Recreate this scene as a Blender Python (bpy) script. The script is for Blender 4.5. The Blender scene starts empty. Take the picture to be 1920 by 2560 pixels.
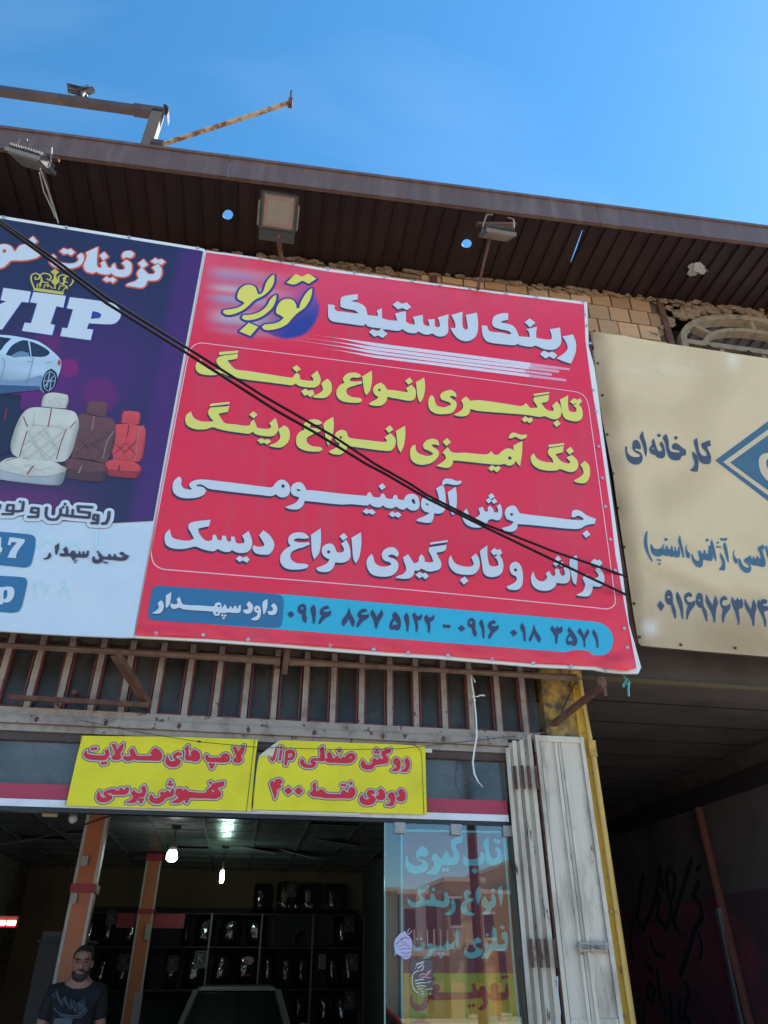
import bpy, bmesh, math, random
import numpy as np
from mathutils import Vector, Matrix, noise
from mathutils.geometry import delaunay_2d_cdt
rnd = random.Random(7)
S = bpy.context.scene
COL = S.collection
# ------------------------------------------------------------------ camera
CAM = Vector((0, -5, 1.6)); FPX = 1820.0
YAW, PITCH, ROLL = (math.radians(a) for a in (9.893, 32.03, 0.084))
Fv = Vector((math.sin(YAW)*math.cos(PITCH), math.cos(YAW)*math.cos(PITCH), math.sin(PITCH)))
Rv = Vector((math.cos(YAW), -math.sin(YAW), 0)); Uv = Rv.cross(Fv)
Rv, Uv = math.cos(ROLL)*Rv+math.sin(ROLL)*Uv, -math.sin(ROLL)*Rv+math.cos(ROLL)*Uv
cam = bpy.data.cameras.new('camera'); co = bpy.data.objects.new('camera', cam); COL.objects.link(co)
co.matrix_world = Matrix((( Rv.x, Uv.x, -Fv.x, CAM.x), (Rv.y, Uv.y, -Fv.y, CAM.y), (Rv.z, Uv.z, -Fv.z, CAM.z), (0, 0, 0, 1)))
cam.sensor_fit = 'VERTICAL'; cam.sensor_height = 36.0; cam.lens = 36.0*FPX/2560; cam.clip_end = 2000
S.camera = co
# ------------------------------------------------------------------ sky, sun, exposure
SUN_EL, SUN_AZ = math.radians(46), math.radians(79)       # azimuth from +y (behind the shops) towards +x
w = bpy.data.worlds.new('World'); S.world = w; w.use_nodes = True
nt = w.node_tree; bg = nt.nodes['Background']
sky = nt.nodes.new('ShaderNodeTexSky'); sky.sky_type = 'NISHITA'; sky.sun_disc = False
sky.sun_elevation = SUN_EL; sky.sun_rotation = SUN_AZ; sky.air_density = 1.0; sky.dust_density = 0.2; sky.ozone_density = 2.5; sky.altitude = 1200
hs = nt.nodes.new('ShaderNodeHueSaturation'); hs.inputs['Saturation'].default_value = 1.24; hs.inputs['Hue'].default_value = .488
nt.links.new(sky.outputs[0], hs.inputs['Color']); tcw = nt.nodes.new('ShaderNodeTexCoord'); mpw = nt.nodes.new('ShaderNodeMapping'); mpw.inputs['Rotation'].default_value = (.3, .2, .9); mpw.inputs['Scale'].default_value = (1.2, 5.5, 2.0)   # thin high cirrus
nzw = nt.nodes.new('ShaderNodeTexNoise'); nzw.inputs['Scale'].default_value = 1.6; nzw.inputs['Detail'].default_value = 6; nzw.inputs['Distortion'].default_value = .6
mrw = nt.nodes.new('ShaderNodeMapRange'); mrw.inputs[1].default_value = .46; mrw.inputs[2].default_value = .8; mrw.inputs[4].default_value = .045
mxw = nt.nodes.new('ShaderNodeMixRGB'); mxw.inputs[2].default_value = (5.2, 6.2, 7.2, 1)
nt.links.new(tcw.outputs['Generated'], mpw.inputs[0]); nt.links.new(mpw.outputs[0], nzw.inputs[0]); nt.links.new(nzw.outputs[0], mrw.inputs[0]); nt.links.new(mrw.outputs[0], mxw.inputs[0]); nt.links.new(hs.outputs[0], mxw.inputs[1]); nt.links.new(mxw.outputs[0], bg.inputs[0]); bg.inputs[1].default_value = 0.106
sl = bpy.data.lights.new('sun', 'SUN'); sl.energy = 5.0; sl.angle = math.radians(0.5); sl.color = (1, 0.94, 0.85)
so = bpy.data.objects.new('sun', sl); COL.objects.link(so)
sd = Vector((math.sin(SUN_AZ)*math.cos(SUN_EL), math.cos(SUN_AZ)*math.cos(SUN_EL), math.sin(SUN_EL)))
so.rotation_euler = sd.to_track_quat('Z', 'Y').to_euler(); so.location = (20, 10, 30)
S.view_settings.view_transform = 'Standard'; S.view_settings.look = 'None'; S.view_settings.exposure = 1.54; S.view_settings.gamma = 1
S.render.engine = 'CYCLES'
try: S.cycles.use_denoising = True
except Exception: pass
S.cycles.max_bounces = 8; S.cycles.transparent_max_bounces = 12
# ------------------------------------------------------------------ pixel -> place helpers
def ray(px, py): return Fv + (px-960)/FPX*Rv - (py-1280)/FPX*Uv
def at_y(px, py, Y=0.0): d = ray(px, py); return CAM + d*((Y-CAM.y)/d.y)
def at_z(px, py, Z): d = ray(px, py); return CAM + d*((Z-CAM.z)/d.z)
def at_x(px, py, X): d = ray(px, py); return CAM + d*((X-CAM.x)/d.x)
def proj(p):
    v = p-CAM; k = v.dot(Fv); return (960+FPX*v.dot(Rv)/k, 1280-FPX*v.dot(Uv)/k)
# ------------------------------------------------------------------ materials
def lin(c): return tuple(((v/255)/12.92 if v/255 <= .04045 else ((v/255+.055)/1.055)**2.4) for v in c)
MATS = {}
def mat(name, c=(.5, .5, .5), rough=.6, metal=0, dirt=None, dscale=6, damt=.5, bump=0, bscale=60, spec=.5, attr=None, emit=None, estr=0, stretch=None, dlo=.45, dhi=.7, bdist=.02, chips=None):
    if name in MATS: return MATS[name]
    m = bpy.data.materials.new(name); m.use_nodes = True; t = m.node_tree; N = t.nodes; L = t.links
    b = N['Principled BSDF']; b.inputs['Roughness'].default_value = rough; b.inputs['Metallic'].default_value = metal
    b.inputs['Specular IOR Level'].default_value = spec
    col = None
    tc = N.new('ShaderNodeTexCoord'); src = tc.outputs['Object']
    if stretch:
        mp = N.new('ShaderNodeMapping'); mp.inputs['Scale'].default_value = stretch; L.new(src, mp.inputs[0]); src2 = mp.outputs[0]
    else: src2 = src
    if attr:
        a = N.new('ShaderNodeVertexColor'); a.layer_name = attr; col = a.outputs[0]
    else:
        r = N.new('ShaderNodeRGB'); r.outputs[0].default_value = (*c, 1); col = r.outputs[0]
    if dirt:
        n = N.new('ShaderNodeTexNoise'); n.inputs['Scale'].default_value = dscale; n.inputs['Detail'].default_value = 7; n.inputs['Roughness'].default_value = .65
        L.new(src2, n.inputs['Vector'])
        rp = N.new('ShaderNodeMapRange'); rp.inputs[1].default_value = dlo; rp.inputs[2].default_value = dhi; rp.inputs[4].default_value = damt
        L.new(n.outputs[0], rp.inputs[0])
        mx = N.new('ShaderNodeMixRGB'); L.new(rp.outputs[0], mx.inputs[0]); L.new(col, mx.inputs[1]); mx.inputs[2].default_value = (*dirt, 1); col = mx.outputs[0]
    if chips:       # paint flaked off: colour, scale, amount
        n3 = N.new('ShaderNodeTexNoise'); n3.inputs['Scale'].default_value = chips[1]; n3.inputs['Detail'].default_value = 9; n3.inputs['Roughness'].default_value = .7; L.new(src2, n3.inputs['Vector'])
        r3 = N.new('ShaderNodeMapRange'); r3.inputs[1].default_value = chips[2]; r3.inputs[2].default_value = chips[2]+.025; L.new(n3.outputs[0], r3.inputs[0])
        m3 = N.new('ShaderNodeMixRGB'); L.new(r3.outputs[0], m3.inputs[0]); L.new(col, m3.inputs[1]); m3.inputs[2].default_value = (*chips[0], 1); col = m3.outputs[0]
    L.new(col, b.inputs['Base Color'])
    if bump:
        n2 = N.new('ShaderNodeTexNoise'); n2.inputs['Scale'].default_value = bscale; n2.inputs['Detail'].default_value = 5; L.new(src2, n2.inputs['Vector'])
        bp = N.new('ShaderNodeBump'); bp.inputs['Strength'].default_value = bump; bp.inputs['Distance'].default_value = bdist; L.new(n2.outputs[0], bp.inputs['Height']); L.new(bp.outputs[0], b.inputs['Normal'])
    if emit:
        b.inputs['Emission Color'].default_value = (*emit, 1); b.inputs['Emission Strength'].default_value = estr
    MATS[name] = m; return m
def glass(name, tint=(1, 1, 1), ior=1.75, extra=.03, rough=.0, dirt=.0):
    m = bpy.data.materials.new(name); m.use_nodes = True; t = m.node_tree; N = t.nodes; L = t.links
    N.remove(N['Principled BSDF']); o = N['Material Output']
    tr = N.new('ShaderNodeBsdfTransparent'); tr.inputs[0].default_value = (*tint, 1)
    gl = N.new('ShaderNodeBsdfGlossy'); gl.inputs['Roughness'].default_value = rough
    fr = N.new('ShaderNodeFresnel'); fr.inputs[0].default_value = ior
    ad = N.new('ShaderNodeMath'); ad.inputs[1].default_value = extra; L.new(fr.outputs[0], ad.inputs[0])
    mx = N.new('ShaderNodeMixShader'); L.new(ad.outputs[0], mx.inputs[0]); L.new(tr.outputs[0], mx.inputs[1]); L.new(gl.outputs[0], mx.inputs[2])
    out = mx.outputs[0]
    if dirt:
        df = N.new('ShaderNodeBsdfDiffuse'); df.inputs[0].default_value = (.42, .42, .4, 1)
        tc = N.new('ShaderNodeTexCoord'); n = N.new('ShaderNodeTexNoise'); n.inputs['Scale'].default_value = 3; n.inputs['Detail'].default_value = 6; L.new(tc.outputs['Object'], n.inputs[0])
        rp = N.new('ShaderNodeMapRange'); rp.inputs[1].default_value = .35; rp.inputs[2].default_value = .75; rp.inputs[3].default_value = dirt*.3; rp.inputs[4].default_value = dirt; L.new(n.outputs[0], rp.inputs[0])
        m2 = N.new('ShaderNodeMixShader'); L.new(rp.outputs[0], m2.inputs[0]); L.new(out, m2.inputs[1]); L.new(df.outputs[0], m2.inputs[2]); out = m2.outputs[0]
    L.new(out, o.inputs[0]); MATS[name] = m; return m
# ------------------------------------------------------------------ objects
def tag(o, label=None, cat=None, group=None, kind=None):
    if label: o['label'] = label
    if cat: o['category'] = cat
    if group: o['group'] = group
    if kind: o['kind'] = kind
    return o
def thing(name, label, cat, loc=(0, 0, 0), rot=(0, 0, 0), group=None):
    o = bpy.data.objects.new(name, None); COL.objects.link(o); o.location = loc; o.rotation_euler = rot; o.empty_display_size = .1
    return tag(o, label, cat, group)
def obj(name, bm, m, parent=None, world=True, smooth=False, bevel=0):
    """one mesh object; the bmesh is in world space unless world=False (then in the parent's own space)"""
    if bevel:
        bmesh.ops.bevel(bm, geom=[e for e in bm.edges if e.is_manifold and e.calc_face_angle(0) > .6], offset=bevel, segments=2, affect='EDGES', profile=.6)
    if world and parent is not None:
        bm.transform(wm(parent).inverted())
    me = bpy.data.meshes.new(name); bm.to_mesh(me); bm.free()
    for mm in (m if isinstance(m, (list, tuple)) else [m]): me.materials.append(mm)
    if smooth:
        for p in me.polygons: p.use_smooth = True
    o = bpy.data.objects.new(name, me); COL.objects.link(o)
    if parent is not None: o.parent = parent
    return o
def wm(o):
    M = Matrix.LocRotScale(o.location, o.rotation_euler, o.scale)
    return wm(o.parent) @ M if o.parent else M
def NB(): return bmesh.new()
def frame_of(a, b, up=None):
    d = (b-a).normalized(); up = up or (Vector((0, 0, 1)) if abs(d.z) < .95 else Vector((0, 1, 0)))
    x = d.cross(up).normalized(); y = x.cross(d).normalized(); return d, x, y
def box(bm, lo, hi, M=None):
    vs = [bm.verts.new((x, y, z)) for z in (lo[2], hi[2]) for y in (lo[1], hi[1]) for x in (lo[0], hi[0])]
    for f in ((0, 2, 3, 1), (4, 5, 7, 6), (0, 1, 5, 4), (2, 6, 7, 3), (0, 4, 6, 2), (1, 3, 7, 5)): bm.faces.new([vs[i] for i in f])
    if M is not None:
        for v in vs: v.co = M @ v.co
    return vs
def bar(bm, a, b, wd, th, up=None):
    a, b = Vector(a), Vector(b); d, x, y = frame_of(a, b, up); r = []
    for p in (a, b):
        r.append([bm.verts.new(p+x*sx*wd/2+y*sy*th/2) for sx, sy in ((-1, -1), (1, -1), (1, 1), (-1, 1))])
    for i in range(4): bm.faces.new((r[0][i], r[0][(i+1) % 4], r[1][(i+1) % 4], r[1][i]))
    bm.faces.new(r[0][::-1]); bm.faces.new(r[1])
def tube(bm, pts, rad, seg=8, caps=True):
    pts = [Vector(p) for p in pts]; rings = []
    rads = rad if isinstance(rad, (list, tuple)) else [rad]*len(pts)
    px = None
    for i, p in enumerate(pts):
        d = (pts[min(i+1, len(pts)-1)]-pts[max(i-1, 0)]).normalized()
        if px is None: _, x, y = frame_of(p, p+d)
        else:
            x = (px-d*px.dot(d)).normalized(); y = d.cross(x)
        px = x
        rings.append([bm.verts.new(p+(x*math.cos(2*math.pi*k/seg)+y*math.sin(2*math.pi*k/seg))*rads[i]) for k in range(seg)])
    for a, b in zip(rings, rings[1:]):
        for k in range(seg): bm.faces.new((a[k], a[(k+1) % seg], b[(k+1) % seg], b[k]))
    if caps: bm.faces.new(rings[0][::-1]); bm.faces.new(rings[-1])
def lathe(bm, prof, c, axis=(0, 0, 1), seg=16):
    c = Vector(c); d = Vector(axis).normalized(); _, x, y = frame_of(c, c+d); rings = []
    for r, h in prof:
        rings.append([bm.verts.new(c+d*h+(x*math.cos(2*math.pi*k/seg)+y*math.sin(2*math.pi*k/seg))*max(r, 1e-4)) for k in range(seg)])
    for a, b in zip(rings, rings[1:]):
        for k in range(seg): bm.faces.new((a[k], a[(k+1) % seg], b[(k+1) % seg], b[k]))
    bm.faces.new(rings[0][::-1]); bm.faces.new(rings[-1])
def ball(bm, c, r, sub=2, jit=0, sc=(1, 1, 1)):
    res = bmesh.ops.create_icosphere(bm, subdivisions=sub, radius=1)
    o = Vector((rnd.random()*50, rnd.random()*50, rnd.random()*50))
    for v in res['verts']:
        k = 1+jit*noise.noise(v.co*1.3+o)
        v.co = Vector((v.co.x*sc[0]*r*k, v.co.y*sc[1]*r*k, v.co.z*sc[2]*r*k))+Vector(c)
def prism(bm, pts2, M, depth):
    """flat polygon pts2 (x, z) mapped by M (x, y, z), extruded along local y by depth"""
    a = [bm.verts.new(M @ Vector((x, 0, z))) for x, z in pts2]; b = [bm.verts.new(M @ Vector((x, depth, z))) for x, z in pts2]
    n = len(a)
    bm.faces.new(a); bm.faces.new(b[::-1])
    for i in range(n): bm.faces.new((a[i], b[i], b[(i+1) % n], a[(i+1) % n]))
# ------------------------------------------------------------------ lettering: outlines, strokes, dots -> flat meshes on a plane
VIEW = {'R1': (460, 640, 3.0722), 'R2': (960, 700, 3.0722), 'R3': (400, 1080, 2.765), 'R4': (960, 1080, 2.765), 'R5': (0, 500, 3.1904),
        'R6': (0, 1080, 3.4563), 'R7': (1440, 700, 2.2125), 'Z1': (880, 1160, 5.1844), 'Z2': (370, 1450, 4.74), 'Z3': (690, 1500, 4.0463),
        'Z4': (1090, 1530, 3.5298), 'Z5': (1550, 1060, 4.4838), 'Z6': (1590, 1310, 5.0273), 'Z7': (180, 1830, 3.4563), 'Z8': (630, 1840, 3.6867),
        'D6': (930, 2020, 4.0975), 'G': (1180, 1660, 2.2419), 'I': (400, 1980, 2.765), 'P': (0, 0, 1)}
def smooth(pts, closed, sub=4):
    n = len(pts); out = []
    def corner(i):
        if not closed and i in (0, n-1): return True
        a, b, c = pts[i-1], pts[i], pts[(i+1) % n]
        v1 = (b-a); v2 = (c-b)
        if v1.length < 1e-9 or v2.length < 1e-9: return True
        return abs(v1.angle_signed(v2)) > .96
    cs = [corner(i) for i in range(n)]
    for i in range(n if closed else n-1):
        p1, p2 = pts[i], pts[(i+1) % n]
        d = (p2-p1).length
        t1 = (p2-p1) if cs[i] else ((pts[(i+1) % n]-pts[i-1]).normalized()*d)
        t2 = (p2-p1) if cs[(i+1) % n] else ((pts[(i+2) % n]-p1).normalized()*d)
        k = 1 if (cs[i] and cs[(i+1) % n]) else sub
        for j in range(k):
            t = j/k; out.append((2*t**3-3*t*t+1)*p1+(t**3-2*t*t+t)*t1+(-2*t**3+3*t*t)*p2+(t**3-t*t)*t2)
    if not closed: out.append(pts[-1])
    return out
def area(p): return sum(p[i-1].x*p[i].y-p[i].x*p[i-1].y for i in range(len(p)))/2
def ribbons(pts, closed, r):
    """polygons (quads and round joins) covering a band of half-width r along a path"""
    res = []; n = len(pts)
    for i in range(n if closed else n-1):
        a, b = pts[i], pts[(i+1) % n]; d = b-a
        if d.length < 1e-7: continue
        q = Vector((-d.y, d.x)).normalized()*r; res.append([a+q, a-q, b-q, b+q])
    for p in pts: res.append([p+Vector((math.cos(k*math.pi/5), math.sin(k*math.pi/5)))*r for k in range(10)])
    return res
def parse(data, view, conv):
    """-> solids, holes : lists of polygons in plane coordinates; conv maps a photo point to the plane"""
    sol, hol = [], []
    for c in data.split(';'):
        tk = c.split(); mode = ''; V = VIEW[view]
        if not tk: continue
        wd = 0
        if tk[0] in ('h', 'd', 'c', 'o') or tk[0][0] == 's': mode = tk.pop(0)
        if mode.startswith('s'): wd = float(mode[1:])/V[2]
        pts = []
        for t in tk:
            if t[0] == '@': V = VIEW[t[1:]]; continue
            pts.append(tuple(float(x) for x in t.split(',')))
            q = pts[-1]; pts[-1] = (V[0]+q[0]/V[2], V[1]+q[1]/V[2], (q[2]/V[2] if len(q) > 2 else 0))
        if mode == 'd':
            for x, y, r in pts: sol.append([conv(*p) for p in ((x-r, y-.12*r), (x-.1*r, y+.95*r), (x+r, y+.12*r), (x+.1*r, y-.95*r))])
        elif mode in ('c', 'o'):
            for x, y, r in pts: (sol if mode == 'c' else hol).append([conv(x+r*math.cos(k*math.pi/8), y+r*math.sin(k*math.pi/8)) for k in range(16)])
        elif mode.startswith('s'):
            P = smooth([conv(p[0], p[1]) for p in pts], False)
            sol += ribbons(P, False, .5*wd*(conv(pts[0][0]+1, pts[0][1])-conv(pts[0][0], pts[0][1])).length)
        else:
            P = smooth([conv(p[0], p[1]) for p in pts], True); (hol if mode == 'h' else sol).append(P)
    return sol, hol
def inside(p, poly):
    c = False; n = len(poly); j = n-1
    for i in range(n):
        a, b = poly[i], poly[j]
        if (a.y > p.y) != (b.y > p.y) and p.x < (b.x-a.x)*(p.y-a.y)/(b.y-a.y)+a.x: c = not c
        j = i
    return c
def bb(p): return (min(q.x for q in p), min(q.y for q in p), max(q.x for q in p), max(q.y for q in p))
def wind(cx, cy, poly):
    """winding numbers of points about a polygon"""
    w_ = np.zeros(len(cx), int); n = len(poly)
    for i in range(n):
        a, b = poly[i-1], poly[i]
        left = (b[0]-a[0])*(cy-a[1])-(cx-a[0])*(b[1]-a[1])
        w_ += ((a[1] <= cy) & (b[1] > cy) & (left > 0)).astype(int) - ((a[1] > cy) & (b[1] <= cy) & (left < 0)).astype(int)
    return w_
def fill(sol, hol=(), extra=(), pts_in=()):
    """triangles covering (sol minus hol) plus extra; polygons are wound anticlockwise, positive winding counts as inside"""
    V, E = [], []
    for p in list(sol)+list(hol)+list(extra):
        k = len(V); V += [Vector((q.x, q.y)) for q in p]; E += [(k+i, k+(i+1) % len(p)) for i in range(len(p))]
    V += list(pts_in)
    r = delaunay_2d_cdt(V, E, [], 0, 1e-5)
    vs, fs = r[0], r[2]
    va = np.array([(v.x, v.y) for v in vs]); fa = np.array([f[:3] for f in fs]); c = va[fa].mean(1)
    def cover(L):
        m = np.zeros(len(c), bool)
        for p in L:
            q = [(v.x, v.y) for v in p]
            if len(q) < 3: continue
            if area(p) < 0 : q = q[::-1]
            b = bb(p); k = np.nonzero((~m) & (c[:, 0] >= b[0]) & (c[:, 0] <= b[2]) & (c[:, 1] >= b[1]) & (c[:, 1] <= b[3]))[0]
            if len(k): m[k[wind(c[k, 0], c[k, 1], q) > 0]] = True
        return m
    ok = cover(sol)
    if hol: ok &= ~cover(hol)
    if extra: ok |= cover(extra)
    return vs, [fs[i] for i in np.nonzero(ok)[0]]
def offset(p, r):
    """polygon pushed outwards by r (inwards if negative), None where it vanishes"""
    if area(p) < 0: p = p[::-1]
    q = [p[0]]
    for v in p[1:]:
        if (v-q[-1]).length > abs(r)*.12: q.append(v)
    n = len(q); out = []
    if n < 3: return None
    for i in range(n):
        a, b, c = q[i-1], q[i], q[(i+1) % n]; d1, d2 = (b-a), (c-b)
        if d1.length < 1e-9 or d2.length < 1e-9: continue
        d1.normalize(); d2.normalize(); n1, n2 = Vector((d1.y, -d1.x)), Vector((d2.y, -d2.x)); turn = d1.x*d2.y-d1.y*d2.x; dot = d1.dot(d2)
        if turn*r > 0 and dot < .8:      # an outer corner: round it
            ang = math.atan2(turn, dot); k = max(1, int(abs(ang)/.5))
            for j in range(k+1): t = ang*j/k; out.append(b+Vector((n1.x*math.cos(t)-n1.y*math.sin(t), n1.x*math.sin(t)+n1.y*math.cos(t)))*r)
        else:
            m = n1+n2; m = n1 if m.length < 1e-6 else m.normalized(); out.append(b+m*r/max(.5, m.dot(n1)))
    return out if len(out) > 2 and area(out) > 0 else None
class Plane:
    """a flat thing's own frame: local x along it, local z up it, local -y out of it"""
    def __init__(s, root): s.root = root; s.M = wm(root); s.I = s.M.inverted(); s.n = s.M.to_3x3() @ Vector((0, 1, 0)); s.o = s.M.translation
    def conv(s, px, py):
        d = ray(px, py); P = CAM + d*((s.o-CAM).dot(s.n)/d.dot(s.n)); q = s.I @ P; return Vector((q.x, q.z))
    def to_px(s, u, v): return proj(s.M @ Vector((u, 0, v)))
    def flat(s, name, sol, hol, m, n, parent, extra=(), thick=0, disp=None, pts_in=()):
        vs, fs = fill(sol, hol, extra, pts_in); bm = NB(); V = [bm.verts.new((p.x, -n-(disp(p.x, p.y) if disp else 0), p.y)) for p in vs]
        for f in fs:
            try: bm.faces.new([V[i] for i in f])
            except ValueError: pass
        for v in [v for v in bm.verts if not v.link_faces]: bm.verts.remove(v)
        bmesh.ops.recalc_face_normals(bm, faces=bm.faces)
        if bm.faces and sum(f.normal.y*f.calc_area() for f in bm.faces) > 0: bmesh.ops.reverse_faces(bm, faces=bm.faces)
        if thick:
            g = bmesh.ops.extrude_face_region(bm, geom=bm.faces[:])
            for e in g['geom']:
                if isinstance(e, bmesh.types.BMVert): e.co.y += thick
            bmesh.ops.recalc_face_normals(bm, faces=bm.faces)
        return obj(name, bm, m, parent, world=False)
    def text(s, data, view, m, parent, n=.006, shadow=None, hi=None, outline=(), name='lettering', label=None, grow=0):
        """shadow=(material, dx, dy) swept in photo px; hi=(material, dx, dy); outline=[(material, px)] widest first"""
        sol, hol = parse(data, view, s.conv)
        if grow:
            rx_, ry_ = getattr(s, 'ref', (960, 1280)); g_ = grow*(s.conv(rx_+40, ry_)-s.conv(rx_, ry_)).length/40
            sol = [q for q in (offset(p, g_) for p in sol) if q]; hol = [q for q in (offset(p, -g_) for p in hol) if q]
        o = s.flat(name, sol, hol, m, n, parent)
        if label: o['label'] = label
        rx_, ry_ = getattr(s, 'ref', (960, 1280)); c = s.conv(rx_, ry_); sx = (s.conv(rx_+40, ry_)-c)/40; sy = (s.conv(rx_, ry_+40)-c)/40
        k = n-.003
        if hi:
            D = sx*hi[1]+sy*hi[2]; s.flat('letter_edge', [[p+D for p in q] for q in sol], [[p+D for p in q] for q in hol], hi[0], k+.001, o)
        if shadow:
            ss = []
            for t in (.33, .66, 1): D = (sx*shadow[1]+sy*shadow[2])*t; ss += [[p+D for p in q] for q in sol]
            hh = [[p+(sx*shadow[1]+sy*shadow[2]) for p in q] for q in hol]
            s.flat('letter_shadow', ss, [], shadow[0], k-.0005, o); del hh
        sc = sx.length
        for i, (mm, px) in enumerate(outline):
            so_ = [q for q in (offset(p, px*sc) for p in sol) if q]; ho_ = [q for q in (offset(p, -px*sc) for p in hol) if q]
            s.flat('letter_outline', so_, ho_, mm, k-.0012*(len(outline)-i), o)
        return o
# ================================================================== materials of the place
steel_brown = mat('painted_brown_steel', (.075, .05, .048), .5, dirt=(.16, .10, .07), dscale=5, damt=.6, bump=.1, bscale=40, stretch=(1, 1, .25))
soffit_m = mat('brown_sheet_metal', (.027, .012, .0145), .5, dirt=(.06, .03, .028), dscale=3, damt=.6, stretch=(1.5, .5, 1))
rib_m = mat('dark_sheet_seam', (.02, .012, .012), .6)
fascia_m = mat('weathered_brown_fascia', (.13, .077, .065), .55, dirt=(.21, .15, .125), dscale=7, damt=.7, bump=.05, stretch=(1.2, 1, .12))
rust = mat('rusty_steel', (.10, .042, .028), .85, dirt=(.20, .10, .06), dscale=14, damt=.8, bump=.3, bscale=80)
rust_pale = mat('rust_with_old_paint', (.55, .42, .27), .8, dirt=(.25, .10, .05), dscale=9, damt=1, bump=.3, bscale=60, dlo=.45, dhi=.58)
beige_paint = mat('old_beige_paint', (.34, .29, .25), .6, chips=((.09, .045, .03), 16, .60), dirt=(.17, .115, .09), dscale=7, damt=.8, bump=.2, bscale=50, dlo=.48, dhi=.7)
white_metal = mat('worn_white_shutter_paint', (.68, .59, .47), .5, chips=((.10, .055, .035), 11, .655), dirt=(.20, .14, .10), dscale=5, damt=.95, bump=.15, bscale=30, stretch=(1.5, 1.5, .35), dlo=.47, dhi=.74)
red_paint = mat('dark_red_paint', (.16, .03, .032), .6, dirt=(.07, .03, .03), dscale=20, damt=.7)
band_red = mat('crimson_band', (.42, .035, .07), .45, dirt=(.25, .03, .05), dscale=3, damt=.6)
band_white = mat('white_band', (.75, .76, .80), .5, dirt=(.5, .5, .5), dscale=6, damt=.6)
yellow_paint = mat('chipped_yellow_paint', (.66, .38, .035), .55, chips=((.05, .035, .03), 9, .64), dirt=(.12, .08, .05), dscale=7, damt=.9, bump=.2, bscale=60, dlo=.56, dhi=.66)
brick_m = mat('ribbed_clay_block', rough=.9, attr='Col', dirt=(.34, .24, .15), dscale=5, damt=.5, bump=.45, bscale=25, stretch=(.6, 1, 6))
mortar_m = mat('grey_mortar', (.13, .095, .07), .95, bump=.5, bscale=30)
rubble_m = mat('rubble_mortar', (.30, .21, .145), .95, dirt=(.12, .08, .06), dscale=9, damt=.8, bump=.8, bscale=40)
frame_m = mat('old_window_paint', (.34, .255, .165), .6, dirt=(.14, .09, .06), dscale=12, damt=.8, bump=.2)
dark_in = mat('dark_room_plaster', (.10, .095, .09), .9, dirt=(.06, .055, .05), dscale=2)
glass_up = glass('dusty_window_glass', (.35, .38, .38), 1.5, .0, .1, .03)
glass_dk = glass('sooty_transom_glass', (.24, .24, .24), 1.4, .0, .3, .19)
glass_low = glass('grey_transom_glass', (.45, .47, .46), 1.6, .01, .05, .36)
black_plastic = mat('black_plastic', (.02, .02, .022), .45)
dark_metal = mat('dark_grey_metal', (.07, .07, .075), .5, dirt=(.12, .10, .09), dscale=10)
concrete = mat('concrete', (.30, .28, .26), .95, dirt=(.2, .19, .17), dscale=1.5, bump=.2, bscale=20)
asphalt = mat('dusty_asphalt', (.27, .235, .19), .95, dirt=(.21, .185, .155), dscale=2, bump=.3, bscale=120)
paving = mat('pale_paving', (.46, .40, .33), .9, dirt=(.28, .25, .22), dscale=1.3, bump=.1)

# ================================================================== ground
bm = NB(); box(bm, (-150, -160, -.6), (150, -2.2, -.12)); tag(obj('road', bm, asphalt), kind='structure')
bm = NB(); box(bm, (-40, -2.2, -.6), (40, 0.02, 0)); tag(obj('pavement', bm, paving), kind='structure')
bm = NB(); box(bm, (-150, 0.02, -.6), (150, 160, -.004)); tag(obj('ground', bm, concrete), kind='structure')
bm = NB(); box(bm, (-150, -24, -.12), (150, -20.5, 0.02)); tag(obj('pavement', bm, paving), kind='structure')

# ================================================================== the shop building
SB = thing('shop_building', 'two-storey row of shops with brown metal eaves and yellow clay block upper wall', 'building', (0, 0, 0))
ZS, SLOPE = 7.77, .052                              # underside of the eaves; it climbs gently to the right
SHEAR = Matrix(((1, 0, 0, 0), (0, 1, 0, 0), (SLOPE, 0, 1, -SLOPE), (0, 0, 0, 1)))
def fy(x): return -.825                              # front line of the eaves
def at_s(px, py, dz=0):
    d = ray(px, py); k = Vector((-SLOPE, 0, 1)); return CAM + d*((ZS-SLOPE+dz-CAM.dot(k))/d.dot(k))
# --- underside of the eaves: sheet with two round holes and a torn slit, seams between the sheets
hp = lambda px, py: (lambda q: Vector((q.x, q.y)))(at_s(px, py))
def soff_poly():
    return [Vector((-9, fy(-9)+.012)), Vector((11, fy(11)+.012)), Vector((11, .45)), Vector((-9, .45))]
hole = lambda cx, cy, rx, ry: [hp(cx+rx*math.cos(k*math.pi/9)*(1+.06*math.sin(k*5)), cy+ry*math.sin(k*math.pi/9)) for k in range(18)]
slit = [hp(*p) for p in ((1455, 576), (1457, 575), (1441, 622), (1428, 655), (1426, 656), (1438, 622))]
vs, fs = fill([soff_poly()], [hole(570, 537, 13, 12.5), hole(1167, 609, 12.5, 11), slit])
bm = NB(); V = [bm.verts.new((p.x, p.y, ZS)) for p in vs]
for f in fs: bm.faces.new([V[i] for i in f])
for v in [v for v in bm.verts if not v.link_faces]: bm.verts.remove(v)
g = bmesh.ops.extrude_face_region(bm, geom=bm.faces[:])
for e in g['geom']:
    if isinstance(e, bmesh.types.BMVert): e.co.z += .004
bmesh.ops.recalc_face_normals(bm, faces=bm.faces); bm.transform(SHEAR)
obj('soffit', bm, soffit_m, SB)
bm = NB(); x = -8.9; hx = [(hp(570, 537)), hp(1167, 609)]; k = 0
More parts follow.
